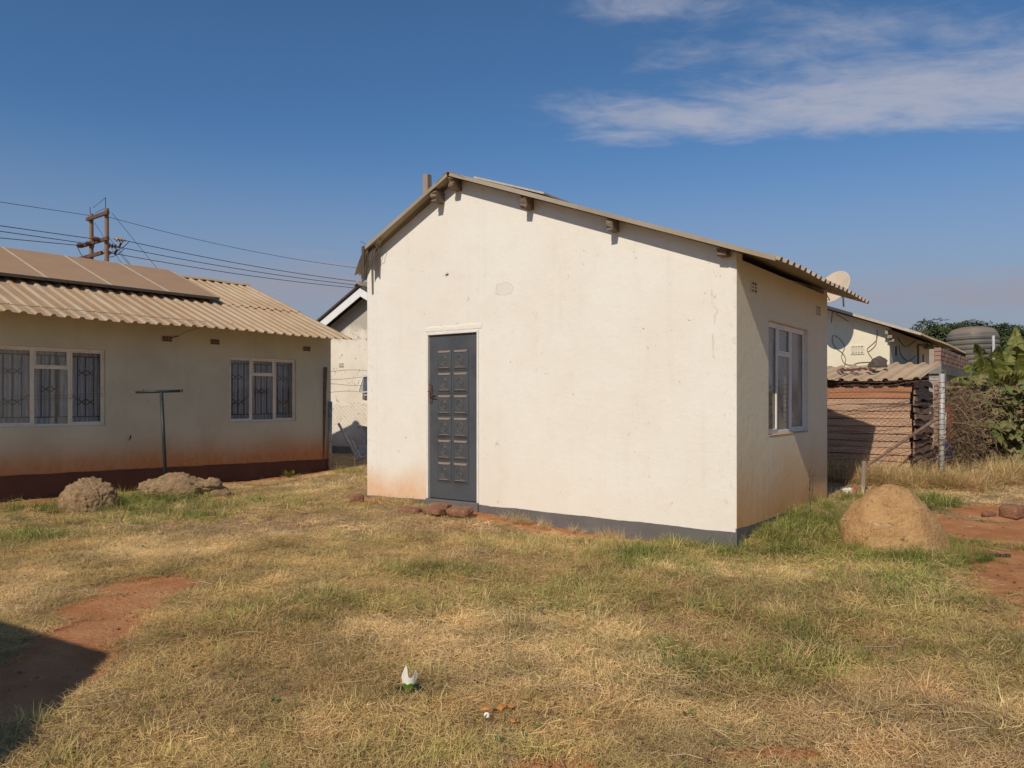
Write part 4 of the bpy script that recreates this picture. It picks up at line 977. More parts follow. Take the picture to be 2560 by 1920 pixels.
# ================================================================== FENCE (chain link) on steel posts
fence = empty('chain_link_fence', (6.11, 11.0, gzf(6.11, 11.0)), 0, 'chain-link fence with galvanised posts running behind the cream house', 'fence')
FO = Vector(fence.location)
def chain(a, b, z0, z1, zt, m, step=.085, r=.0022, sagk=1.0, seed=0):
    a = Vector((*a, 0)); b = Vector((*b, 0)); L = (b - a).length; d = (b - a) / L; nn = Vector((-d.y, d.x, 0)); n = int(L / step); mb = MB(); rr = random.Random(seed)
    for i in range(n):
        pts = []; s = (i + .5) * step; k = 0
        base = a + d * s; g0 = gzf(base.x, base.y)
        tz = zt(s / L); z = 0; up = 1
        while z < tz:
            u = s + (.5 * step if k % 2 else -.5 * step) * 1.02
            u += sagk * .010 * sin(z * 5 + i * .7); o = sagk * .03 * sin(z * 3 + s * 2.2) + (.003 if k % 2 else -.003)
            p = a + d * u + nn * o; pts.append((p.x - FO.x, p.y - FO.y, g0 + .02 + z - FO.z)); z += step * .5; k += 1
        if len(pts) > 1: mb.tube(pts, r, 3, cap=False)
    o = mb.build('mesh', m, fence, fix=False); o['kind'] = 'stuff'; return o
PL = (-3.63, 15.4); PR = (6.11, 11.0); PB = (7.70, 12.83)
dv = Vector((PR[0] - PL[0], PR[1] - PL[1]))
chain(PR, (PR[0] - dv.x * .42, PR[1] - dv.y * .42), 0, 0, lambda t: 1.50, M['rust_wire'], .080, .0033, 1.2, 1)
chain(PL, (PL[0] + dv.x * .22, PL[1] + dv.y * .22), 0, 0, lambda t: 1.28 + .02 * sin(t * 30), M['wire'], .085, .0034, .8, 2)
chain(PR, PB, 0, 0, lambda t: 1.5, M['rust_wire'], .080, .0028, 1.5, 3)
def post(x, y, h, r, m='galv', bands=0):
    g0 = gzf(x, y); mb = MB(); mb.tube([(x - FO.x, y - FO.y, g0 - .1 - FO.z), (x - FO.x + .012, y - FO.y, g0 + h - FO.z)], r, 16); o = mb.build('post', M[m], fence, smooth=False)
    for p in o.data.polygons: p.use_smooth = len(p.vertices) == 4
    if bands:
        mb = MB()
        for i in range(bands):
            z = g0 + h * (.04 + .93 * i / bands) - FO.z; rr = r + .003; dz = R.uniform(-.012, .012)
            mb.tube([(x - FO.x + .012 * i / bands + rr * cos(t), y - FO.y + rr * sin(t), z + dz * cos(t)) for t in np.linspace(0, 2 * pi, 13)], .0028, 4, cap=False)
        tw = mb.build('tie_wire', M['dark_steel'], fence); tw['kind'] = 'stuff'
post(6.11, 11.0, 1.60, .037, 'galv', 20); post(-3.63, 15.4, 1.36, .036, 'galv', 5); post(1.24, 13.2, 1.5, .036)
mb = MB()   # slack strands
for k, zz in enumerate((1.36, 1.50, 1.62, 1.74)):
    pts = []
    for t in np.linspace(0, .22, 18): pts.append((PL[0] + dv.x * t - FO.x, PL[1] + dv.y * t - FO.y, gzf(*PL) + zz + .18 + .025 * sin(t * 40 + k * 2) - FO.z + (.012 * k)))
    mb.tube(pts, .0035, 4)
pts = [(PL[0] + dv.x * .085 - FO.x, PL[1] + dv.y * .085 - FO.y - .02, gzf(*PL) + q - FO.z) for q in (1.05, 1.2, 1.5, 1.95)]; mb.tube(pts, .003, 4)
mb.build('strand_wire', M['wire'], fence)
mb = MB()
for zz in (1.50, 1.15, 1.55, .75):
    pts = [(PR[0] - dv.x * t - FO.x, PR[1] - dv.y * t - FO.y, gzf(*PR) + zz - .10 * sin(t * 7) * (zz > 1.2) + .02 * sin(t * 70) - FO.z) for t in np.linspace(0, .42, 40)]
    mb.tube(pts, .0035, 4)
mb.build('strand_wire', M['rust_wire'], fence)
mb = MB(); mb.tube([(6.04 - FO.x, 11.04 - FO.y, 1.34 - FO.z), (5.40 - FO.x, 11.26 - FO.y, .82 - FO.z), (5.12 - FO.x, 11.36 - FO.y, .58 - FO.z)], .024, 6, r2=.014); mb.build('brace_branch', M['timber_raw'], fence)
mb = MB(); gp_ = gzf(-3.78, 15.35); mb.box((-3.76, 15.30, gp_), (-3.70, 15.34, gp_ + 2.05), Matrix.Rotation(.035, 3, 'Y')); o = mb.build('leaning_board', M['timber_raw'], None); tag(o, 'thin dark board leaning on the corner of the long house beside the fence post', 'board')

# ================================================================== CLOTHES LINE
x, y = -5.40, 11.9; g0 = gzf(x, y)
tp_ = empty('clothes_line_post', (x, y, g0), 0, 'dark steel T-shaped clothes line post in front of the long house', 'clothes line post')
mb = MB(); mb.tube([(.08, 0, -.05), (0.0, 0, 1.745 - g0)], .026, 12); mb.build('upright', M['black_steel'], tp_, smooth=True)
hz = 1.745 - g0; ddir = Vector((.86, .3, 0)).normalized()
mb = MB(); mb.tube([-ddir * .36 + Vector((0, 0, hz)), ddir * .30 + Vector((0, 0, hz + .022))], .022, 12); mb.build('crossbar', M['black_steel'], tp_, smooth=True)
mb = MB(); mb.tube([ddir * .285 + Vector((0, 0, hz + .0)), ddir * .285 + Vector((0, 0, hz + .05))], .024, 8)
for s in (-.25, .15, .27): mb.tube([ddir * s + Vector((0, 0, hz + .015)), ddir * s + Vector((0, 0, hz + .045))], .006, 5)
mb.build('end_bolt', M['rust'], tp_)
for k, (ex, ez) in enumerate(((-9.6, 1.80), (-9.5, 1.68))):
    a = Vector((x, y, 0)) - ddir * (.34 if k == 0 else .2) + Vector((0, 0, 1.755 - .01 * k)); b = Vector((ex, 10.2, ez)); mb = MB()
    mb.tube([a.lerp(b, t) - Vector((0, 0, .10 * 4 * t * (1 - t))) for t in np.linspace(0, 1, 16)], .0028, 4); o = mb.build('washing_line', M['house_cable'], None)
    tag(o, ('upper thin washing line stretched left from the T-shaped post', 'lower thin washing line stretched left from the T-shaped post')[k], 'washing line')

# ================================================================== POWER POLES, WIRES
PRt = Vector((-23.6, 45, 0)); PLt = Vector((-25.2, 46.3, 0)); hd = (PRt - PLt).normalized()
pw = empty('power_pole', PRt, 0, 'twin-pole timber power structure with crossarms behind the long house roof', 'power pole')
def rel(p): return Vector(p) - PRt
for P in (PRt, PLt):
    mb = MB(); mb.tube([rel(P) + Vector((0, 0, -.3)), rel(P) + Vector((0, 0, 12.85))], .15, 12, r2=.115); mb.build('pole', M['pole'], pw, smooth=False)
    mb = MB(); mb.tube([rel(P) + Vector((-.06, 0, 12.8)), rel(P) + Vector((-.08, 0, 13.5 - (.25 if P is PLt else 0)))], .02, 5); mb.build('lightning_spike', M['dark_steel'], pw)
def arm(z, a0, a1, off, dz=0):
    p = PLt + hd * a0 + Vector((0, 0, z)); q = PRt + hd * a1 + Vector((0, 0, z + dz)); nn = Vector((-hd.y, hd.x, 0)) * off
    mb = MB(); d = (q - p).normalized(); c = (p + q) / 2 + nn; L = (q - p).length / 2; rt = d.to_track_quat('X', 'Z').to_matrix()
    mb.box(tuple(c + Vector((-L, -.07, -.10))), tuple(c + Vector((L, .07, .10))), rt, tuple(c)); o = mb.build('crossarm', M['arm'], pw)
    for v in o.data.vertices: v.co -= PRt
arm(12.5, -.15, .62, -.18); arm(11.0, -.7, .65, -.2); arm(10.25, -1.3, -.1, -.22)
for o in pw.children:
    pass
def ins(p, d, m='insulator'):
    d = Vector(d).normalized(); rt = d.to_track_quat('Z', 'Y').to_matrix(); mb = MB()
    pr = [(.03, 0), (.03, .1)]
    for k in range(3): z = .12 + k * .17; pr += [(.04, z), (.135, z + .05), (.145, z + .08), (.05, z + .10), (.045, z + .15)]
    pr += [(.03, .72), (.001, .73)]; mb.lathe(pr, 12, tuple(rel(p)), rt); mb.build('insulator', M[m], pw, smooth=True)
# wires: attachment, far point right, far point left
WR = [((-22.95, 44.5, 10.98), (-11.56, 58, 10.80)), ((-23.75, 45.2, 10.75), (-11.45, 58, 10.52)), ((-24.3, 45.6, 10.45), (-11.80, 58, 10.33))]
WL = [((-24.05, 45.15, 11.05), (-25.2, 38.0, 10.25)), ((-24.95, 45.95, 10.95), (-25.2, 38.0, 9.98)), ((-25.75, 46.4, 10.95), (-25.2, 38.0, 9.65))]
ci = 0
wl = ['upper', 'middle', 'lower']
for k, (a, b) in enumerate(WR):
    a = Vector(a); b = Vector(b); d = b - a; e = a + d * 1.6; ins(a, d, 'insulator_lit'); a2 = a + d.normalized() * .72
    mb = MB(); mb.tube([a2.lerp(e, t) - Vector((0, 0, .5 * 4 * t * (1 - t))) + Vector((0, 0, .45 * t)) for t in np.linspace(0, 1, 24)], .021, 5); o = mb.build('power_wire', M['cable'], None)
    tag(o, wl[k] + ' of the three thick wires running right from the twin poles', 'power wire', 'power wires')
for k, (a, b) in enumerate(WL):
    a = Vector(a); b = Vector(b); d = b - a; e = a + d * 1.8; ins(a, d); a2 = a + d.normalized() * .72
    mb = MB(); mb.tube([a2.lerp(e, t) for t in np.linspace(0, 1, 12)], .021, 5); o = mb.build('power_wire', M['cable'], None)
    tag(o, wl[k] + ' of the three thick wires running left from the twin poles', 'power wire', 'power wires')
mb = MB(); a = PRt + Vector((.1, 0, 12.35)); b = Vector((-11.9, 58, 11.95)); e = a + (b - a) * 1.6
mb.tube([a.lerp(e, t) - Vector((0, 0, .8 * 4 * t * (1 - t))) + Vector((0, 0, .75 * t)) for t in np.linspace(0, 1, 24)], .014, 4); tag(mb.build('earth_wire', M['cable'], None), 'thin topmost wire running right from the pole tops', 'power wire', 'power wires')
mb = MB(); a = PLt + Vector((-.1, 0, 12.75)); b = Vector((-25.2, 38, 11.42)); e = a + (b - a) * 1.8
mb.tube([a.lerp(e, t) for t in np.linspace(0, 1, 8)], .014, 4); tag(mb.build('earth_wire', M['cable'], None), 'thin topmost wire running left from the pole tops', 'power wire', 'power wires')
for k, (a, b) in enumerate((((-23.1, 44.6, 12.5), (-17.9, 60, .1)), ((-23.5, 45, 11.2), (-19.3, 58, .1)), ((-23.5, 45.1, 10.9), (-18.9, 60, .1)), ((-25.0, 46.3, 12.3), (-21.0, 57, .1)))):
    mb = MB(); mb.tube([a, b], .014, 4); o = mb.build('stay_wire', M['cable'], None)
    tag(o, ('longest stay wire slanting down right from the top crossarm', 'left one of the close pair of stay wires slanting down right', 'right one of the close pair of stay wires slanting down right', 'stay wire slanting down from the left pole top behind the right pole')[k], 'stay wire', 'stay wires')
mb = MB()   # jumper leads
for (a, c, b) in (((-22.4, 45.2, 10.95), (-22.9, 45, 10.25), (-23.5, 45, 10.3)), ((-23.1, 46, 10.7), (-23.4, 45.6, 10.0), (-23.9, 45.3, 10.1)), ((-25.7, 45.7, 10.8), (-25.6, 46, 10.0), (-25.2, 46, 10.2)), ((-24.1, 44.6, 10.9), (-24.3, 44.9, 10.4), (-24.5, 45.2, 10.6))):
    a, b, c = rel(a), rel(b), rel(c); mb.tube([a * (1 - t) ** 2 + c * 2 * t * (1 - t) + b * t * t for t in np.linspace(0, 1, 9)], .02, 5)
mb.build('jumper_lead', M['cable'], pw)
for p, d in (((-22.75, 45.0, 10.85), (-.5, 0, -1)), ((-23.35, 45.7, 10.6), (-.5, 0, -1))): 
    mb = MB(); d = Vector(d).normalized(); mb.tube([rel(p), rel(p) + d * .35], .06, 8); mb.build('surge_arrester', M['dark_steel'], pw)
mb = MB(); q = rel(PLt + Vector((.1, 0, 13.2))); s_ = rel(PRt + Vector((-.1, 0, 13.45))); mb.tube([q, q.lerp(s_, .45), s_], .014, 4); mb.tube([rel(PLt) + Vector((.2, 0, 12.9)), rel(PRt) + Vector((-.1, 0, 12.85))], .014, 4); mb.build('tie_wire', M['cable'], pw)

# ================================================================== WATER TANK
wx, wy = 13.2, 22.0; wt = empty('water_tank', (wx, wy, 0), radians(20), 'big ribbed black plastic water tank rising behind the banana leaves', 'water tank')
pr = [(.001, 3.83), (.30, 3.82), (.56, 3.76), (.68, 3.64), (.70, 3.58)]
z = 3.56
while z > 2.15:
    r = .70 + (3.58 - z) * .06; pr += [(r, z), (r + .022, z - .02), (r + .022, z - .085), (r, z - .105), (r - .008, z - .135)]; z -= .14
pr += [(.78, 2.05), (.001, 2.05)]
mb = MB(); n = 40; vs = []; fs = []
for r, zz in pr:
    r *= .80; zz -= .10
    for j in range(n):
        a = 2 * pi * j / n; k = (abs(cos(a)) ** 3.2 + abs(sin(a)) ** 3.2) ** (-1 / 3.2); vs.append((r * k * cos(a), r * k * sin(a) , zz))
for i in range(len(pr) - 1):
    for j in range(n): fs.append((i * n + j, i * n + (j + 1) % n, (i + 1) * n + (j + 1) % n, (i + 1) * n + j))
mb.add(vs, fs); o = mb.build('tank_body', M['tank'], wt); o.rotation_euler = (0, radians(-2.0), 0)
mb = MB(); mb.box((-.8, -.8, 1.93), (.8, .8, 2.04)); mb.build('platform', M['timber_raw'], wt)
for i in (-1, 1):
    for j in (-1, 1): mb = MB(); mb.box((i * .7 - .06, j * .7 - .06, -.1), (i * .7 + .06, j * .7 + .06, 1.929)); mb.build('leg', M['timber_raw'], wt)
mb = MB(); mb.tube([(-.35, -.86, .2), (-.35, -.85, 1.8), (-.38, -.84, 3.4)], .035, 8); mb.build('inlet_pipe', M['pvc'], wt)

# ================================================================== TREES, BANANA, HEDGE
def rosette_tree(X, Y, zc, rx, rz, n, seed, label, lf=.26):
    r = random.Random(seed); t = empty('mango_tree', (X, Y, 0), 0, label, 'tree', 'mango trees behind the water tank')
    mb = MB(); mb.tube([(0, 0, -.1), (.1, .05, zc * .35), (.05, .1, zc * .7)], .22, 8, r2=.14)
    for k in range(7):
        a = k * .9 + r.random(); mb.tube([(.06, .06, zc * .5), (cos(a) * rx * .4, sin(a) * rx * .4, zc * .8), (cos(a) * rx * .7, sin(a) * rx * .7, zc + rz * .2)], .08, 5, r2=.03)
    mb.build('trunk', M['bark'], t)
    cl = [(r.uniform(-.6, .6) * rx, r.uniform(-.6, .6) * rx, zc + r.uniform(-.5, .55) * rz, r.uniform(.35, .6)) for _ in range(16)]
    mb = MB()
    for i in range(n):
        c = cl[r.randrange(16)]; u = Vector((r.gauss(0, 1), r.gauss(0, 1), r.gauss(0, 1))).normalized(); rr = c[3] * r.uniform(.7, 1.05)
        p = Vector((c[0], c[1], c[2])) + Vector((u.x * rx * rr, u.y * rx * rr, u.z * rz * rr)); ax = (u + Vector((0, 0, .5))).normalized()
        A = ax.orthogonal().normalized(); B = ax.cross(A); var = r.random() * .9
        for k in range(7):
            a = k * .9 + r.random() * .4; d = (A * cos(a) + B * sin(a)) * .85 + ax * r.uniform(-.1, .6) + Vector((0, 0, -.15)); d.normalize(); s = d.cross(ax).normalized() * lf * .13; L = lf * r.uniform(.8, 1.2)
            tip = p + d * L + Vector((0, 0, -.04)); mid = p + d * L * .5; mb.add([p, mid - s, tip, mid + s], [(0, 1, 2, 3)], var + r.random() * .1)
    mb.build('crown', M['tree_leaf'], t, fix=False)
def atp(px, py, Z): return ((px - 1280) / 1932 * Z, Z, EYE + (1004 - py) / 1932 * Z)
for k, (px, py, Z, rx, rz, n, lb) in enumerate(((2405, 885, 34, 1.9, 1.5, 2300, 'dark mango tree crown showing left of and above the water tank'), (2488, 885, 36, 1.9, 1.7, 2300, 'dark mango tree crown just right of the water tank'),
                                        (2565, 905, 33, 1.7, 1.45, 1900, 'dark mango tree crown at the right picture edge'), (2350, 905, 37, 1.3, 1.2, 1300, 'small low mango tree crown behind the end of the yellow house eave'))):
    X, Y, z = atp(px, py, Z); rosette_tree(X, Y, z, rx, rz, n, k + 3, lb)
def banana(X, Y, hgt, leaves, label, seed):
    r = random.Random(seed); g0 = gzf(X, Y); t = empty('banana_plant', (X, Y, g0), 0, label, 'banana plant', 'banana plants by the hedge')
    mb = MB(); mb.tube([(0, 0, -.05), (.02, 0, hgt * .5), (0, .02, hgt)], .11, 10, r2=.06); mb.build('stem', M['banana_stem'], t)
    for (az, el, L, droop, w) in leaves:
        d = Vector((cos(radians(az)) * cos(radians(el)), sin(radians(az)) * cos(radians(el)), sin(radians(el))))
        pts = []; p = Vector((0, 0, hgt)); n = 13
        for i in range(n + 1):
            pts.append(p.copy()); d2 = (d + Vector((0, 0, -droop * (i / n) ** 1.3))).normalized(); p += d2 * L / n
        mb = MB(); mb.tube(pts[:], .014, 5, r2=.004, var=.9)
        side = d.cross(Vector((0, 0, 1))).normalized()
        for i in range(2, n):
            for j in range(2):
                t0 = (i + j * .5) / n; q = pts[i].lerp(pts[i + 1], j * .5); tg = (pts[i + 1] - pts[i]).normalized(); up = side.cross(tg)
                ww = w * sin(pi * min(t0 * 1.02, 1) ** .75) + .03
                for sg in (-1, 1):
                    if r.random() < .06: continue
                    o = side * sg; sag = Vector((0, 0, -1)) * ww * r.uniform(.15, .6); lean = tg * ww * r.uniform(.1, .35); hw = L / n * .36
                    a = q - tg * hw; b = q + tg * hw; c = q + o * ww + sag + lean + tg * hw * .5; e = q + o * ww * .96 + sag + lean - tg * hw * .6; m1 = q + o * ww * .5 + sag * .2 + lean * .4 - tg * hw * 1.05 + up * .02; m2 = q + o * ww * .5 + sag * .2 + lean * .4 + tg * hw * 1.05 + up * .02
                    mb.add([a, b, m2, c, e, m1], [(0, 1, 2, 5), (5, 2, 3, 4)], r.random() * .8)
        mb.build('leaf', M['banana'], t, fix=False)
banana(9.55, 15.4, 1.35, [(200, 75, 1.1, .8, .24), (90, 60, 1.2, 1.3, .26), (10, 70, 1.2, .7, .26), (160, 50, 1.0, 1.6, .22), (300, 55, 1.1, 1.5, .25), (260, 78, 1.0, .9, .22)], 'banana plant with ragged leaves left of the tallest frond', 4)
banana(10.25, 15.6, 1.35, [(80, 84, 1.35, .5, .27), (10, 70, 1.35, .9, .27), (190, 62, 1.2, 1.2, .25), (320, 60, 1.2, 1.3, .25), (230, 75, 1.1, 1.0, .22)], 'banana plant with the tallest feathered frond at the right edge', 9)
banana(9.15, 15.6, .95, [(170, 68, .95, 1.2, .22), (60, 60, .95, 1.3, .22), (330, 55, .9, 1.7, .22), (240, 75, .8, .9, .2)], 'lowest banana plant, directly in front of the water tank', 14)
# pumpkin vine over the fence
hx = empty('climbing_vine', (9.0, 13.0, gzf(9.0, 13.0)), 0, 'dense climbing vine with broad round leaves right of the fence', 'vine')
def leaf_mesh(seed):
    r = random.Random(seed); n = 11; vs = [(0, 0, 0)]; 
    for i in range(n):
        a = -pi * .86 + 2 * pi * .86 * i / (n - 1); rr = 1.0 * (1 + .13 * cos(5 * a)) * (1 - .12 * abs(a) / pi) * r.uniform(.93, 1.07); vs.append((rr * sin(a), rr * cos(a), .14 * cos(3 * a) - .22 * rr * rr + .05 * r.random()))
    mb = MB(); mb.add(vs, [(0, i, i + 1) for i in range(1, n)], r.random() * .3); return mb.data('leaf', M['vine_leaf'], True)
LM = [leaf_mesh(i) for i in range(6)]
r = random.Random(5)
def vsurf(t):  # hedge front path
    return 7.50 + t * 1.75, 12.85 - .18 * sin(t * 5) - t * .2
for i in range(290):
    t = r.random(); X, Y = vsurf(t); top = 1.92 - .12 * t + .10 * sin(t * 14)
    z = .35 + (top - .35) * r.random() ** .75; Y += r.uniform(-.22, .22) + (1.9 - z) * -.06; s = r.uniform(.06, .135)
    o = link('leaf', LM[r.randrange(6)], hx); o.location = (X - hx.location.x, Y - hx.location.y, z - hx.location.z)
    o.scale = (s, s, s); o.rotation_euler = (r.uniform(.3, 1.35), r.uniform(-.5, .5), r.uniform(-.9, .9))
def tangle(name, parent, npts, pos, m, rad, L, seed, down=.3, origin=(0, 0, 0), leaves=0, ls=.03):
    r = random.Random(seed); mb = MB(); O = Vector(origin)
    for i in range(npts):
        p = Vector(pos(r)) - O; d = Vector((r.gauss(0, 1), r.gauss(0, .5), r.gauss(0, 1) - down)).normalized(); pts = [p]; v = r.random()
        for k in range(6):
            d = (d + Vector((r.gauss(0, .45), r.gauss(0, .3), r.gauss(0, .45) - down * .3))).normalized(); pts.append(pts[-1] + d * L / 6)
        mb.tube(pts, rad * r.uniform(.6, 1.3), 3, cap=False, var=v)
        for k in range(leaves):
            q = pts[r.randrange(1, 7)]; a = Vector((r.gauss(0, 1), r.gauss(0, 1), r.gauss(0, 1))).normalized(); b = a.orthogonal().normalized(); s = ls * r.uniform(.6, 1.5)
            mb.add([q, q + a * s + b * s * .5, q + a * s * 1.9, q + a * s - b * s * .5], [(0, 1, 2, 3)], r.random())
    o = mb.build(name, m, parent, fix=False); return o
def hp(r):
    t = r.random(); X, Y = vsurf(t); return (X, Y + r.uniform(-.1, .5), .2 + 1.6 * r.random())
o = tangle('stems', hx, 900, hp, M['dead_vine'], .005, .5, 3, .3, hx.location, 3, .045); o['kind'] = 'stuff'
mb = MB()   # small inner foliage filling the hedge body
for i in range(6500):
    t = r.random(); X, Y = vsurf(t); top = 1.88 - .12 * t; q = Vector((X - hx.location.x, Y + r.uniform(.0, .7) - hx.location.y, .1 + (top - .1) * r.random() - hx.location.z)); a = Vector((r.gauss(0, 1), r.gauss(0, 1), r.gauss(0, 1))).normalized(); b = a.orthogonal().normalized(); s = r.uniform(.03, .06)
    mb.add([q, q + a * s + b * s * .7, q + a * s * 1.8, q + a * s - b * s * .7], [(0, 1, 2, 3)], r.random() * .6)
o = mb.build('inner_foliage', M['vine_leaf'], hx, fix=False); o['kind'] = 'stuff'
def dp(r):
    t = r.random() * .93; X = PR[0] + .12 + (PB[0] - PR[0]) * t; Y = PR[1] + (PB[1] - PR[1]) * t; return (X + r.uniform(-.05, .10), Y + r.uniform(-.12, .12), .4 + 1.42 * r.random() ** .8)
o = tangle('dead_vine', None, 400, dp, M['dead_vine'], .0042, .5, 8, .45, (0, 0, 0), 2, .022); tag(o, 'brown dead creeper hanging on the fence right of the galvanised post', 'creeper', kind='stuff')
for (x_, y_, z_, s, m, lb, nm) in ((7.02, 12.45, 1.12, (.17, .09, .38), 'red_cloth', 'faded red cloth hanging behind the dead creeper', 'red_cloth'), (6.95, 12.35, .78, (.11, .07, .20), 'blue_cloth', 'dark blue cloth bundle behind the dead creeper', 'blue_cloth')):
    o = blob(nm, M[m], (x_, y_, z_), s, 4, .3, 3, 2.2, .3, 2.0); tag(o, lb, 'cloth')
mb = MB(); mb.box((0, 0, 0), (.05, .02, .42), Matrix.Rotation(.05, 3, 'Y')); o = mb.build('white_slat', M['litter_white'], None); o.location = (6.30, 11.32, 1.02); o.rotation_euler = (0, 0, -.5); tag(o, 'short white slat standing just behind the galvanised post', 'slat')

# ================================================================== ROCKS, BRICKS, LITTER
def bprof(q):
    z = max(min(q.z, 1.0), -.2); t = max(z, 0)
    rr = float(np.interp(t, (0, .12, .3, .5, .7, .85, .95, 1.0), (1.0, 1.0, .95, .83, .66, .48, .30, .08))); k = min(rr / sqrt(max(1 - z * z, .006)), 1.05) if z > 0 else 1
    return Vector((q.x * k - .09 * t, q.y * k, q.z))
bx, by = 3.66, 7.42
o = blob('boulder', M['boulder'], (bx, by, gzf(bx, by) + .02), (.515, .42, .57), 6, .05, 5, 1.3, .1, .15, fine=.026, profile=bprof, cuts=((-.25, -.85, .45, .80), (.55, -.75, .40, .83))); tag(o, 'large ochre boulder in the grass right of the cream house', 'boulder')
def pitted(q): return q
x, y = -5.52, 10.05
o = blob('rock', M['rock_pink'], (x, y, gzf(x, y) + .04), (.36, .27, .36), 8, .24, 6, 1.2, 0, .3, fine=.14, cuts=((-.6, -.6, .6, .85), (.8, -.4, .2, .8), (.3, -.3, .9, .78), (-.3, -.9, -.1, .85))); tag(o, 'pitted pinkish rock with two humps, left of the green tuft', 'rock')
x, y = -4.98, 11.25
o = blob('rock', M['rock_pink'], (x + .06, y, gzf(x, y) + .10), (.44, .28, .25), 17, .30, 6, 1.3, .2, .3, fine=.13, cuts=((-.5, -.5, .8, .70), (.6, -.5, .7, .75), (.1, -.9, .2, .8))); tag(o, 'pale jagged rock at the foot of the clothes line post', 'rock')
x, y = -4.42, 11.35
o = blob('rock', M['rock_pink'], (x, y, gzf(x, y) + .17), (.16, .14, .10), 13, .3, 4, 1.6, .2, .5, fine=.08); tag(o, 'small rock lump touching the right end of the pale jagged rock', 'rock')
o = blob('rock', M['rock_pink'], (-4.35, 11.4, gzf(-4.35, 11.4) + .02), (.20, .16, .14), 15, .3, 4, 1.6, .2, .3, fine=.06); tag(o, 'low shaded rock under the small rock lump', 'rock')
def brick_obj(x, y, w, d, h, rz, label, dz=0, m='brick', nm='brick', seed=1, tilt=0):
    o = blob(nm, M[m], (x, y, gzf(x, y) + h * .3 + dz), (w * .5, d * .5, h * .5), seed, .16, 4, 1.3, rz, 2.0, fine=.07, profile=lambda q: Vector([math.copysign(abs(c) ** .46, c) for c in q]))
    o.rotation_euler[0] = tilt; tag(o, label, 'brick', 'loose bricks by the doorway'); return o
brick_obj(-.60, 8.90, .29, .22, .10, -.45, 'largest loose brick, rightmost of the pile below the door', 0.03, seed=21, tilt=.08)
brick_obj(-.90, 9.0, .28, .20, .085, -.7, 'middle loose brick of the pile below the door', 0.02, seed=22)
brick_obj(-1.20, 9.14, .30, .17, .07, -.5, 'leftmost loose brick of the pile below the door', 0.0, seed=23)
brick_obj(-.83, 9.12, .26, .12, .06, -.6, 'broken flat brick lying on top of the pile below the door', .055, seed=27)
brick_obj(-1.98, 9.85, .17, .12, .11, .4, 'broken brick half hidden in grass at the left corner of the cream house', 0.01, seed=24)
brick_obj(5.80, 8.95, .26, .22, .16, .5, 'reddish brick lump on the soil path at the right picture edge', .01, seed=25)
brick_obj(5.56, 9.02, .14, .10, .06, .2, 'small flat brick fragment left of the lump on the soil path', 0, seed=26)
x, y = 4.49, 7.15
for k, (dx, dy) in enumerate(((0, 0), (.07, -.03))):
    o = blob('rubber_scrap', M['rubber'], (x + dx, y + dy, gzf(x + dx, y + dy) + .008), (.045, .028, .012), 30 + k, .3, 3, 1.5, -.5 + k, 1); tag(o, ('left one of two dark rubber scraps on the soil path', 'right one of two dark rubber scraps on the soil path')[k], 'rubber scrap')
# stake by the shaded shed corner
x, y = 4.72, 10.4; mb = MB(); mb.box((-.02, -.015, -.05), (.02, .015, .42)); o = bevel(mb.build('stake', M['timber_post'], None), .003); o.location = (x, y, gzf(x, y)); o.rotation_euler = (.02, .04, .3); tag(o, 'short wooden stake standing in dry grass behind the boulder', 'stake')
def crumple(nm, m, x, y, s, seed, label, cat, m2=None, dz=.0):
    o = blob(nm, m, (x, y, gzf(x, y) + s[2] * .6 + dz), s, seed, .5, 3, 2.4, seed, 2, fine=.15)
    for p in o.data.polygons: p.use_smooth = False
    if m2:
        o.data.materials.append(m2)
        for p in o.data.polygons:
            if p.center.x < -s[0] * .25: p.material_index = 1
    return tag(o, label, cat)
def leaf_litter():
    r = random.Random(99); mb = MB(); n = 0
    while n < 420:
        Y = 3 + 10 * r.random() ** 1.4; X = r.uniform(-.66, .68) * Y; n += 1
        if bool(in_house(np.array([X]), np.array([Y]), .05)[0]): continue
        z = gzf(X, Y) + r.uniform(.008, .035); a = Vector((r.gauss(0, 1), r.gauss(0, 1), r.gauss(0, .35))).normalized(); b = a.cross(Vector((r.gauss(0, .3), r.gauss(0, .3), 1))).normalized(); q = r.uniform(.008, .022); p = Vector((X, Y, z))
        mb.add([p - a * q, p + b * q * .5, p + a * q, p - b * q * .5 + Vector((0, 0, q * .3))], [(0, 1, 2, 3)], r.random())
    tag(mb.build('leaf_litter', M['dead_vine'], None, fix=False), 'dry leaf scraps scattered over the yard', 'leaf litter', kind='stuff')
crumple('plastic_bag', M['litter_white'], 4.52, 10.35, (.10, .05, .04), 41, 'crumpled white plastic bag with red print near the wooden stake', 'plastic bag', M['red_print'])
# torn white wrapper standing in the grass, green lower part
x, y = -.53, 3.98
wp = empty('torn_wrapper', (x, y, gzf(x, y)), .1, 'torn white wrapper with green base standing up in the foreground grass', 'wrapper')
def cup(poly, m, nm, bend=.02):
    vs = [(px_, -bend + bend * 2.0 * abs(px_ / .045) ** 2, pz) for px_, pz in poly]; mb = MB(); mb.add(vs, [tuple(range(len(vs)))]); o = mb.build(nm, m, wp, fix=False); o.modifiers.new('t', 'SOLIDIFY').thickness = .002; return o
mb = MB(); vs = []; 
outline = [(-.040, .050, .085), (-.032, .047, .110), (-.022, .045, .135), (-.014, .045, .150), (-.008, .045, .128), (-.004, .045, .088), (.006, .045, .082), (.016, .045, .083), (.024, .046, .092), (.030, .047, .105), (.036, .05, .118), (.042, .052, .104), (.042, .052, .09)]
for px_, b_, t_ in outline: d = -.018 + 12 * px_ * px_; vs += [(px_ * .82, d, b_), (px_, d, t_)]
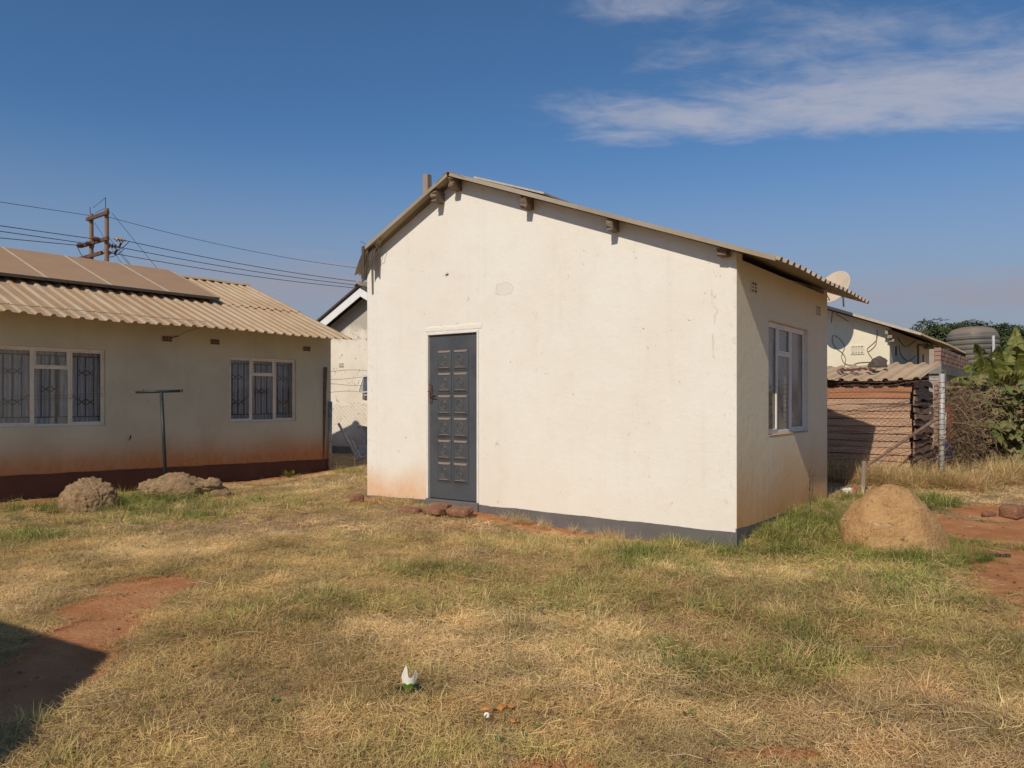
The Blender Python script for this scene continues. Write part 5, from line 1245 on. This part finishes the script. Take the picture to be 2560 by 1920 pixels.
mb.add(vs, [(2 * i, 2 * i + 2, 2 * i + 3, 2 * i + 1) for i in range(len(outline) - 1)]); o = mb.build('white_part', M['litter_white'], wp, fix=False); o.modifiers.new('t', 'SOLIDIFY').thickness = .0015
mb = MB(); vs = []
for px_ in np.linspace(-.034, .034, 9): d = -.020 + 12 * px_ * px_; vs += [(px_ * .45, d * .6, .012), (px_, d, .052 + .004 * sin(px_ * 200))]
mb.add(vs, [(2 * i, 2 * i + 2, 2 * i + 3, 2 * i + 1) for i in range(8)]); o = mb.build('green_part', M['litter_green'], wp, fix=False); o.modifiers.new('t', 'SOLIDIFY').thickness = .0015
for sg in (-1, 1):
    mb = MB(); mb.add([(sg * .02, -.012, .012), (sg * .035, -.008, .045), (sg * .065, .0, .030), (sg * .070, .005, .012)], [(0, 1, 2, 3)]); o = mb.build('dark_flap', M['litter_dark'], wp, fix=False); o.modifiers.new('t', 'SOLIDIFY').thickness = .002
for k, (x, y, s) in enumerate(((-.12, 3.72, .028), (-.05, 3.73, .034), (.005, 3.60, .020), (-.005, 3.74, .018))):
    o = blob('orange_peel', M['peel'], (x, y, gzf(x, y) + .022), (s, s * .6, s * .35), 50 + k, .35, 3, 1.6, k, 2)
    tag(o, ('orange peel piece left of the largest one, behind the white cap', 'largest orange peel piece, right behind the white cap', 'round orange peel piece nearest the picture bottom, right of the cap', 'smallest orange peel piece, right of the largest one')[k], 'orange peel', 'orange peel pieces')
mb = MB(); mb.lathe([(.001, .010), (.012, .010), (.014, .008), (.014, 0), (.001, 0)], 16); o = mb.build('bottle_cap', M['litter_white'], None, smooth=False); x, y = -.12, 3.655; o.location = (x, y, gzf(x, y) + .022); o.rotation_euler = (.9, .1, 0); tag(o, 'small white bottle cap among orange peel in the foreground', 'bottle cap')
# pipes leaning in the gap
for k, (a, b, lb) in enumerate((((-3.95, 17.6, 1.10), (-3.45, 17.3, .30), 'longest grey pipe leaning down right behind the left fence post'), ((-3.60, 17.35, .72), (-3.38, 17.25, .32), 'short grey pipe between the two longer ones behind the left fence post'), ((-3.50, 17.3, .28), (-2.6, 17.0, .62), 'grey pipe rising to the right behind the left fence post'))):
    mb = MB(); mb.tube([a, b], .03, 10); tag(mb.build('loose_pipe', M['pvc'], None), lb, 'pipe', 'loose pipes in the gap')
# weeds at the foot of the long house and around walls
def weed(x, y, s, n, label, mcol='banana', seed=1):
    r = random.Random(seed); mb = MB(); g0 = gzf(x, y)
    for i in range(n):
        a = r.random() * 6.28; L = s * r.uniform(.5, 1); e = r.uniform(.4, 1.2); p = Vector((0, 0, 0)); d = Vector((cos(a) * cos(e), sin(a) * cos(e), sin(e))); q = p + d * L; w = d.cross(Vector((0, 0, 1))).normalized() * L * .18
        mb.add([p, p + d * L * .55 - w, q, p + d * L * .55 + w], [(0, 1, 2, 3)], r.random() * .9)
    o = mb.build('weed', M[mcol], None, fix=False); o.location = (x, y, g0); return tag(o, label, 'weed', 'small weeds')
weed(-4.05, 14.05, .22, 30, 'small green weed at the foot of the long house wall, near its right end', seed=2)
# sparse stalk against the side wall
mb = MB(); r = random.Random(3)
for k in range(3):
    pts = [(0, 0, 0)]; 
    for i in range(5): pts.append((pts[-1][0] + r.uniform(-.01, .02), pts[-1][1] + r.uniform(-.015, .015), pts[-1][2] + .085))
    mb.tube(pts, .004, 4)
    for i in range(8): q = Vector(pts[r.randrange(2, 6)]); mb.tube([q, q + Vector((r.uniform(-.05, .05), r.uniform(-.05, .05), r.uniform(.0, .05)))], .003, 3)
p = W2(FM, .08, 2.15, .2); o = mb.build('dry_stalk', M['bark'], None); o.location = (p.x, p.y, gzf(p.x, p.y)); tag(o, 'dry brown weed stalk against the side wall of the cream house', 'weed', 'small weeds')

# unseen neighbouring house, added so its roof corner shades the bottom left
nb = empty('shadow_house', (-3.83, 1.88, 0), radians(12.8), 'unseen neighbouring house added to cast the shadow at the bottom left', 'house')
wall_with_holes(nb, M['wall_left'], ('x', -.45), .2, -9, -.35, .0, [(-9, 2.85), (0, 2.85)], [])
wall_with_holes(nb, M['wall_left'], ('y', -.3502), -.2, -6, -.6502, .0, [(-6, 2.6 + 3.1), (-.4, 2.85)], [])
mb = MB(); mb.add([(0, 0, 2.60), (0, -9.5, 2.60), (-6, -9.5, 6.0), (-6, 0, 6.0), (0, 0, 2.66), (0, -9.5, 2.66), (-6, -9.5, 6.06), (-6, 0, 6.06)], [(0, 1, 2, 3), (7, 6, 5, 4), (0, 4, 5, 1), (1, 5, 6, 2), (2, 6, 7, 3), (3, 7, 4, 0)]); mb.build('roof', M['roof_left'], nb)
o = blob('shadow_dish', M['dish'], (-3.80, .50, 2.80), (.20, .20, .05), 3, .02, 3, 1, 0, 1, fine=0); tag(o, 'unseen dish added on the neighbouring eave to cast the round shadow', 'satellite dish')  # dish added out of view for the round lobe of the shadow

# ================================================================== GRASS
def blade(r, L, w, lean, curl, az, p0, mb_v, mb_f, shade, tip_shade, flat=False, segs=3):
    p = Vector(p0); d = Vector((cos(az) * sin(lean), sin(az) * sin(lean), cos(lean))); side = Vector((-sin(az), cos(az), 0)); 
    if r.random() < .5: side = (side + Vector((0, 0, r.uniform(-.8, .8)))).normalized()
    o = len(mb_v); n = segs; az2 = az
    for i in range(n + 1):
        t = i / n; ww = w * (1 - t ** 1.6) * .5 if i < n else 0
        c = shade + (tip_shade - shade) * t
        if i < n: mb_v += [(p - side * ww, c), (p + side * ww, c)]
        else: mb_v += [(p, c)]
        lean += curl / n; az2 += r.uniform(-.35, .35); d = Vector((cos(az2) * sin(lean), sin(az2) * sin(lean), cos(lean))); p = p + d * L / n
        if p.z < .004: p.z = .004 + r.random() * .006
    for i in range(n - 1): mb_f.append((o + 2 * i, o + 2 * i + 1, o + 2 * i + 3, o + 2 * i + 2))
    mb_f.append((o + 2 * n - 2, o + 2 * n - 1, o + 2 * n))
grass_col = bpy.data.collections.new('grass_sources')
def tuft(kind, seed):
    r = random.Random(seed); V = []; F = []
    if kind == 'low':      # cropped clump
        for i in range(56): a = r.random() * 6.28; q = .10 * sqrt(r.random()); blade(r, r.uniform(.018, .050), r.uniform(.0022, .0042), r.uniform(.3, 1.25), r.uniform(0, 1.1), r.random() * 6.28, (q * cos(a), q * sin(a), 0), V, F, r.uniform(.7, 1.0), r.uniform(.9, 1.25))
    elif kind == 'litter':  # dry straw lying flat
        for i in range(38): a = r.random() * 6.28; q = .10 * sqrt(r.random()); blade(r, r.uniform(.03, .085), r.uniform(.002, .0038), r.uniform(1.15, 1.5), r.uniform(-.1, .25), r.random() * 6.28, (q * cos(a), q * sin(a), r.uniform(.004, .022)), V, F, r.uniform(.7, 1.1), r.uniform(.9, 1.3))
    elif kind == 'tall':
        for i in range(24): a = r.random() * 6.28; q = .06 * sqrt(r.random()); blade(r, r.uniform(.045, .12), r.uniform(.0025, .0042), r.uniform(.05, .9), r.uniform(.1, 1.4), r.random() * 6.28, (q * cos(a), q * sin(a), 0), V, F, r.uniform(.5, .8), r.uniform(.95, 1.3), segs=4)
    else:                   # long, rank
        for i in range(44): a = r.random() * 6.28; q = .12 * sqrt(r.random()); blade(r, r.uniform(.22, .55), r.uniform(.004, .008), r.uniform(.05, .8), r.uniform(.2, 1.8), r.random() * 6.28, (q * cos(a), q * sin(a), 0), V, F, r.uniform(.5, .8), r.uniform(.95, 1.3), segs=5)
    me = bpy.data.meshes.new('tuft_' + kind); me.from_pydata([v for v, c in V], [], F); me.materials.append(M['grass'])
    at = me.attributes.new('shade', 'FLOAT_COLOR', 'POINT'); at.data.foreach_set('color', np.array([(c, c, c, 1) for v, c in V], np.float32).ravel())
    o = bpy.data.objects.new('%02d_tuft' % len(grass_col.objects), me); grass_col.objects.link(o)
for i in range(4): tuft('low', i)
for i in range(4): tuft('litter', 10 + i)
for i in range(3): tuft('tall', 20 + i)
for i in range(3): tuft('rank', 30 + i)
def scatter(name, P, rot, scl, idx, tint, label, cat='grass'):
    me = bpy.data.meshes.new(name); me.vertices.add(len(P)); me.vertices.foreach_set('co', np.asarray(P, np.float32).ravel())
    a = me.attributes.new('rot', 'FLOAT_VECTOR', 'POINT'); a.data.foreach_set('vector', np.asarray(rot, np.float32).ravel())
    a = me.attributes.new('scl', 'FLOAT', 'POINT'); a.data.foreach_set('value', np.asarray(scl, np.float32))
    a = me.attributes.new('idx', 'INT', 'POINT'); a.data.foreach_set('value', np.asarray(idx, np.int32))
    a = me.attributes.new('tint', 'FLOAT_COLOR', 'POINT'); a.data.foreach_set('color', np.concatenate([tint, np.ones((len(P), 1))], 1).astype(np.float32).ravel())
    o = link(name, me); tag(o, label, cat, kind='stuff')
    ng = bpy.data.node_groups.new(name, 'GeometryNodeTree'); ng.interface.new_socket('Geometry', in_out='INPUT', socket_type='NodeSocketGeometry'); ng.interface.new_socket('Geometry', in_out='OUTPUT', socket_type='NodeSocketGeometry')
    N = ng.nodes; Lk = ng.links; gi = N.new('NodeGroupInput'); go = N.new('NodeGroupOutput'); ip = N.new('GeometryNodeInstanceOnPoints'); ci = N.new('GeometryNodeCollectionInfo')
    ci.inputs['Collection'].default_value = grass_col; ci.inputs['Separate Children'].default_value = True; ci.inputs['Reset Children'].default_value = True
    def at(nm, ty):
        n = N.new('GeometryNodeInputNamedAttribute'); n.data_type = ty; n.inputs[0].default_value = nm; return n.outputs[0]
    e2r = N.new('FunctionNodeEulerToRotation'); Lk.new(at('rot', 'FLOAT_VECTOR'), e2r.inputs[0])
    Lk.new(gi.outputs[0], ip.inputs['Points']); Lk.new(ci.outputs[0], ip.inputs['Instance']); ip.inputs['Pick Instance'].default_value = True
    Lk.new(at('idx', 'INT'), ip.inputs['Instance Index']); Lk.new(e2r.outputs[0], ip.inputs['Rotation']); Lk.new(at('scl', 'FLOAT'), ip.inputs['Scale']); Lk.new(ip.outputs[0], go.inputs[0])
    md = o.modifiers.new('scatter', 'NODES'); md.node_group = ng; return o
def in_house(X, Y, m=.03):
    k = np.zeros(len(X), bool)
    for fr, x0, x1, y0, y1 in ((FM, -LEN, 0, 0, DEP), (FL, -6.6, 0, -9, 0), (FF, -7.2, 0, 0, 7.2), (FT, -3.2, 3.2, .35, 6), (FS, -2.75, 0, 0, 2)):
        a, b = inv(fr, X, Y); k |= (a > x0 - m) & (a < x1 + m) & (b > y0 - m) & (b < y1 + m)
    k |= ((X - bx) / .48) ** 2 + ((Y - by) / .34) ** 2 < 1
    return k
COLS = dict(straw=np.array((.90, .67, .35)), tan=np.array((.68, .45, .22)), red=np.array((.52, .29, .15)), olive=np.array((.50, .455, .13)), green=np.array((.265, .30, .07)), deep=np.array((.15, .20, .045)))
def lawn(n, y0, y1, wid, seed, name, label, scl0):
    rg = np.random.default_rng(seed)
    Y = np.sqrt(rg.random(n) * (y1 ** 2 - y0 ** 2) + y0 ** 2); X = (rg.random(n) * 2 - 1) * (wid * Y + .6)
    bare, green, dry = cover(X, Y); den = fbm(X + 50, Y, 2.5, 3)
    keep = (rg.random(n) > bare * .985) & ~in_house(X, Y) & (rg.random(n) < .55 + .9 * den)
    X, Y, bare, green, dry = (q[keep] for q in (X, Y, bare, green, dry)); n = len(X)
    Z = gz(X, Y) - .004; u = rg.random(n)
    idx = np.where(u < .50 - .28 * np.clip(green, 0, 1), 4 + rg.integers(0, 4, n), np.where(u > .93 - .22 * np.clip(green, 0, 1), 8 + rg.integers(0, 3, n), rg.integers(0, 4, n)))
    gk = np.clip(green * .9 + rg.normal(0, .28, n), 0, 1.3); gk = np.where((idx >= 4) & (idx < 8), gk * .25, gk)
    hue = fbm(X + 80, Y + 30, .6, 3); rk = sst((hue - .5) / .12)
    c = COLS['tan'][None] * np.ones((n, 1)); k = np.clip(dry * .9 + rg.normal(0, .3, n), 0, 1)[:, None]; c = c * (1 - k) + COLS['straw'] * k
    k = (rk * .85 * rg.random(n))[:, None]; c = c * (1 - k) + COLS['red'] * k
    k = np.clip(.42 + gk * 1.1 - .28 * dry, 0, 1)[:, None] * .85; k = k * (rg.random(n) < .75)[:, None]; c = c * (1 - k) + COLS['olive'] * k
    k = np.clip(gk * 1.5 - .55, 0, 1)[:, None]; c = c * (1 - k) + COLS['green'] * k
    k = np.clip(gk * 2 - 1.7, 0, 1)[:, None]; c = c * (1 - k) + COLS['deep'] * k
    c *= rg.uniform(.72, 1.34, (n, 1)) * (.60 + .85 * fbm(X - 60, Y + 11, 3.2, 3))[:, None]
    rot = np.stack([rg.normal(0, .08, n), rg.normal(0, .08, n), rg.random(n) * 6.28], 1)
    hs = .72 + .5 * fbm(X - 20, Y - 9, 1.8, 3) + .45 * np.clip(green, 0, 1.3); s = scl0 * hs * rg.uniform(.75, 1.25, n) * (1 - .5 * bare)
    scatter(name, np.stack([X, Y, Z], 1), rot, s, idx, c, label)
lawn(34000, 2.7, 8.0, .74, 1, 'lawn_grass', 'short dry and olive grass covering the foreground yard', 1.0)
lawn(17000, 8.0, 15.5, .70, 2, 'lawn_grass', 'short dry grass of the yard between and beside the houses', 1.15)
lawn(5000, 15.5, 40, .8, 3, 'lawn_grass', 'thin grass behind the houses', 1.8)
# rank dry grass along the right fence, green clumps by walls, rocks and boulder
def rank(pts, name, label, seed, cols, smin=.5, smax=1.0, ids=(11, 12, 13)):
    rg = np.random.default_rng(seed); P = np.array(pts); keep = ~in_house(P[:, 0], P[:, 1], .0); P = P[keep]; n = len(P)
    Z = gz(P[:, 0], P[:, 1]) - .01; C0 = np.array([COLS[c] for c in cols]); c = C0[rg.integers(0, len(cols), n)] * rg.uniform(.75, 1.2, (n, 1))
    scatter(name, np.stack([P[:, 0], P[:, 1], Z], 1), np.stack([rg.normal(0, .15, n), rg.normal(0, .15, n), rg.random(n) * 6.28], 1), rg.uniform(smin, smax, n), np.array(ids)[rg.integers(0, len(ids), n)], c, label)
r = random.Random(77)
pts = []
for i in range(420):
    t = r.random(); X = 4.45 + 1.9 * t ** .9; Y = 11.75 - .452 * (X - 4.74) + r.uniform(-.6, .20); pts.append((X, Y))
for i in range(230): t = r.random(); pts.append((6.1 + 2.1 * t, 10.95 + 1.25 * t + r.uniform(-.5, .25)))
for i in range(60): pts.append((r.uniform(7.6, 9.6), r.uniform(12.1, 12.6)))
rank(pts, 'rank_grass', 'long tangled dry grass along the right fence', 5, ['straw', 'tan', 'straw', 'olive', 'tan'], .5, 1.05)
pts = [(r.gauss(3.6, .3), r.gauss(11.9, .4)) for i in range(60)] + [(r.uniform(-3.2, 3), 13.2 + r.uniform(0, 1)) for i in range(60)]
rank(pts, 'rank_grass', 'long dry grass behind the cream house', 6, ['tan', 'olive'], .4, .8)
pts = []
for i in range(150): q = W2(FM, r.uniform(.03, .55), r.uniform(-.1, 2.6) , 0); pts.append((q.x, q.y))
for i in range(34): q = W2(FM, r.uniform(-.75, .0), r.uniform(-.22, -.04), 0); pts.append((q.x, q.y))
for i in range(90): a = r.random() * 6.28; pts.append((bx + .58 * cos(a) + r.gauss(0, .06), by + .44 * sin(a) + r.gauss(0, .06)))
for i in range(60): pts.append((bx + r.uniform(-.6, .75), by - .42 - r.random() * .25))
for i in range(150): a = r.random() * 6.28; q = sqrt(r.random()); pts.append((4.85 + .75 * q * cos(a), 9.7 + .40 * q * sin(a)))
rank(pts, 'green_grass', 'fresh green grass around the boulder and along the side wall', 7, ['green', 'deep', 'green', 'olive'], .22, .5)
pts = [(r.gauss(-5.35, .20), r.gauss(10.7, .22)) for i in range(70)] + [(r.uniform(-6.6, -4.5), r.gauss(10.0, .22)) for i in range(70)] + [(r.uniform(-5.6, -4.3), r.gauss(10.95, .12)) for i in range(50)]
rank(pts, 'green_grass', 'green grass clumps between the two pitted rocks', 8, ['green', 'deep', 'olive', 'green'], .3, .62)
pts = []
for i in range(46): q = W2(FM, r.uniform(-2.9, -1.0), r.uniform(-.16, -.04), 0); pts.append((q.x, q.y))
for i in range(20): q = W2(FM, r.uniform(-4.9, -4.1), r.uniform(-.2, -.04), 0); pts.append((q.x, q.y))
rank(pts, 'dry_grass', 'sparse dry tufts against the grey plinth', 9, ['straw', 'tan', 'straw'], .2, .42)
# single stalks and pebbles
mb = MB(); r = random.Random(12)
for i in range(160):
    Y = 3 + 9 * r.random() ** 1.5; X = r.uniform(-.66, .66) * Y; 
    if bool(in_house(np.array([X]), np.array([Y]), .1)[0]): continue
    L = r.uniform(.08, .26); a = r.random() * 6.28; z = gzf(X, Y) + .02 + r.random() * .03; mb.tube([(X, Y, z), (X + cos(a) * L * .5, Y + sin(a) * L * .5, z + r.uniform(0, .03)), (X + cos(a + .3) * L, Y + sin(a + .3) * L, z + r.uniform(-.01, .02))], .0022 + .0004 * Y * .3, 4, var=r.random())
mb.v and tag(mb.build('straw_stalks', leafm('straw_stalk', [(.46, .35, .19), (.40, .29, .16), (.5, .4, .24)], .1), None, fix=False), 'loose straw stalks scattered over the yard', 'straw', kind='stuff')
mb = MB()
for i in range(1500):
    Y = 3 + 11 * r.random() ** 1.4; X = r.uniform(-.66, .68) * Y; s = r.uniform(.004, .013) * (1 + Y * .05); z = gzf(X, Y)
    if bool(in_house(np.array([X]), np.array([Y]), .02)[0]): continue
    vs = [(X + s * r.uniform(.7, 1.3) * cx_, Y + s * r.uniform(.7, 1.3) * cy_, z + s * .6 * cz_) for cx_, cy_, cz_ in ((1, 0, 0), (0, 1, 0), (-1, 0, 0), (0, -1, 0), (.2, .1, 1), (0, 0, -1))]
    mb.add(vs, [(0, 1, 4), (1, 2, 4), (2, 3, 4), (3, 0, 4), (1, 0, 5), (2, 1, 5), (3, 2, 5), (0, 3, 5)])
tag(mb.build('pebbles', M['brick'], None), 'small earth clods and pebbles on the yard', 'pebbles', kind='stuff')
leaf_litter()
# small broad-leaved weeds in the turf
r = random.Random(41); mb = MB(); k = 0
while k < 170:
    Y = 3.1 + 9 * r.random() ** 1.3; X = r.uniform(-.64, .64) * Y; k += 1
    b_, g_, d_ = cover(np.array([X]), np.array([Y]))
    if b_[0] > .5 or bool(in_house(np.array([X]), np.array([Y]), .05)[0]): continue
    z = gzf(X, Y) + .012
    for i in range(r.randrange(4, 9)):
        a = r.random() * 6.28; L = r.uniform(.015, .04); w = L * .32; d = Vector((cos(a), sin(a), r.uniform(.1, .8))).normalized(); sd_ = Vector((-sin(a), cos(a), 0)); p = Vector((X, Y, z)) + d * .006
        mb.add([p, p + d * L * .5 - sd_ * w, p + d * L, p + d * L * .5 + sd_ * w], [(0, 1, 2, 3)], r.random() * .5)
tag(mb.build('turf_weeds', leafm('turf_weed', [(.13, .17, .05), (.18, .22, .07), (.22, .23, .09)], .3), None, fix=False), 'tiny broad-leaved weeds growing in the turf', 'weeds', kind='stuff')
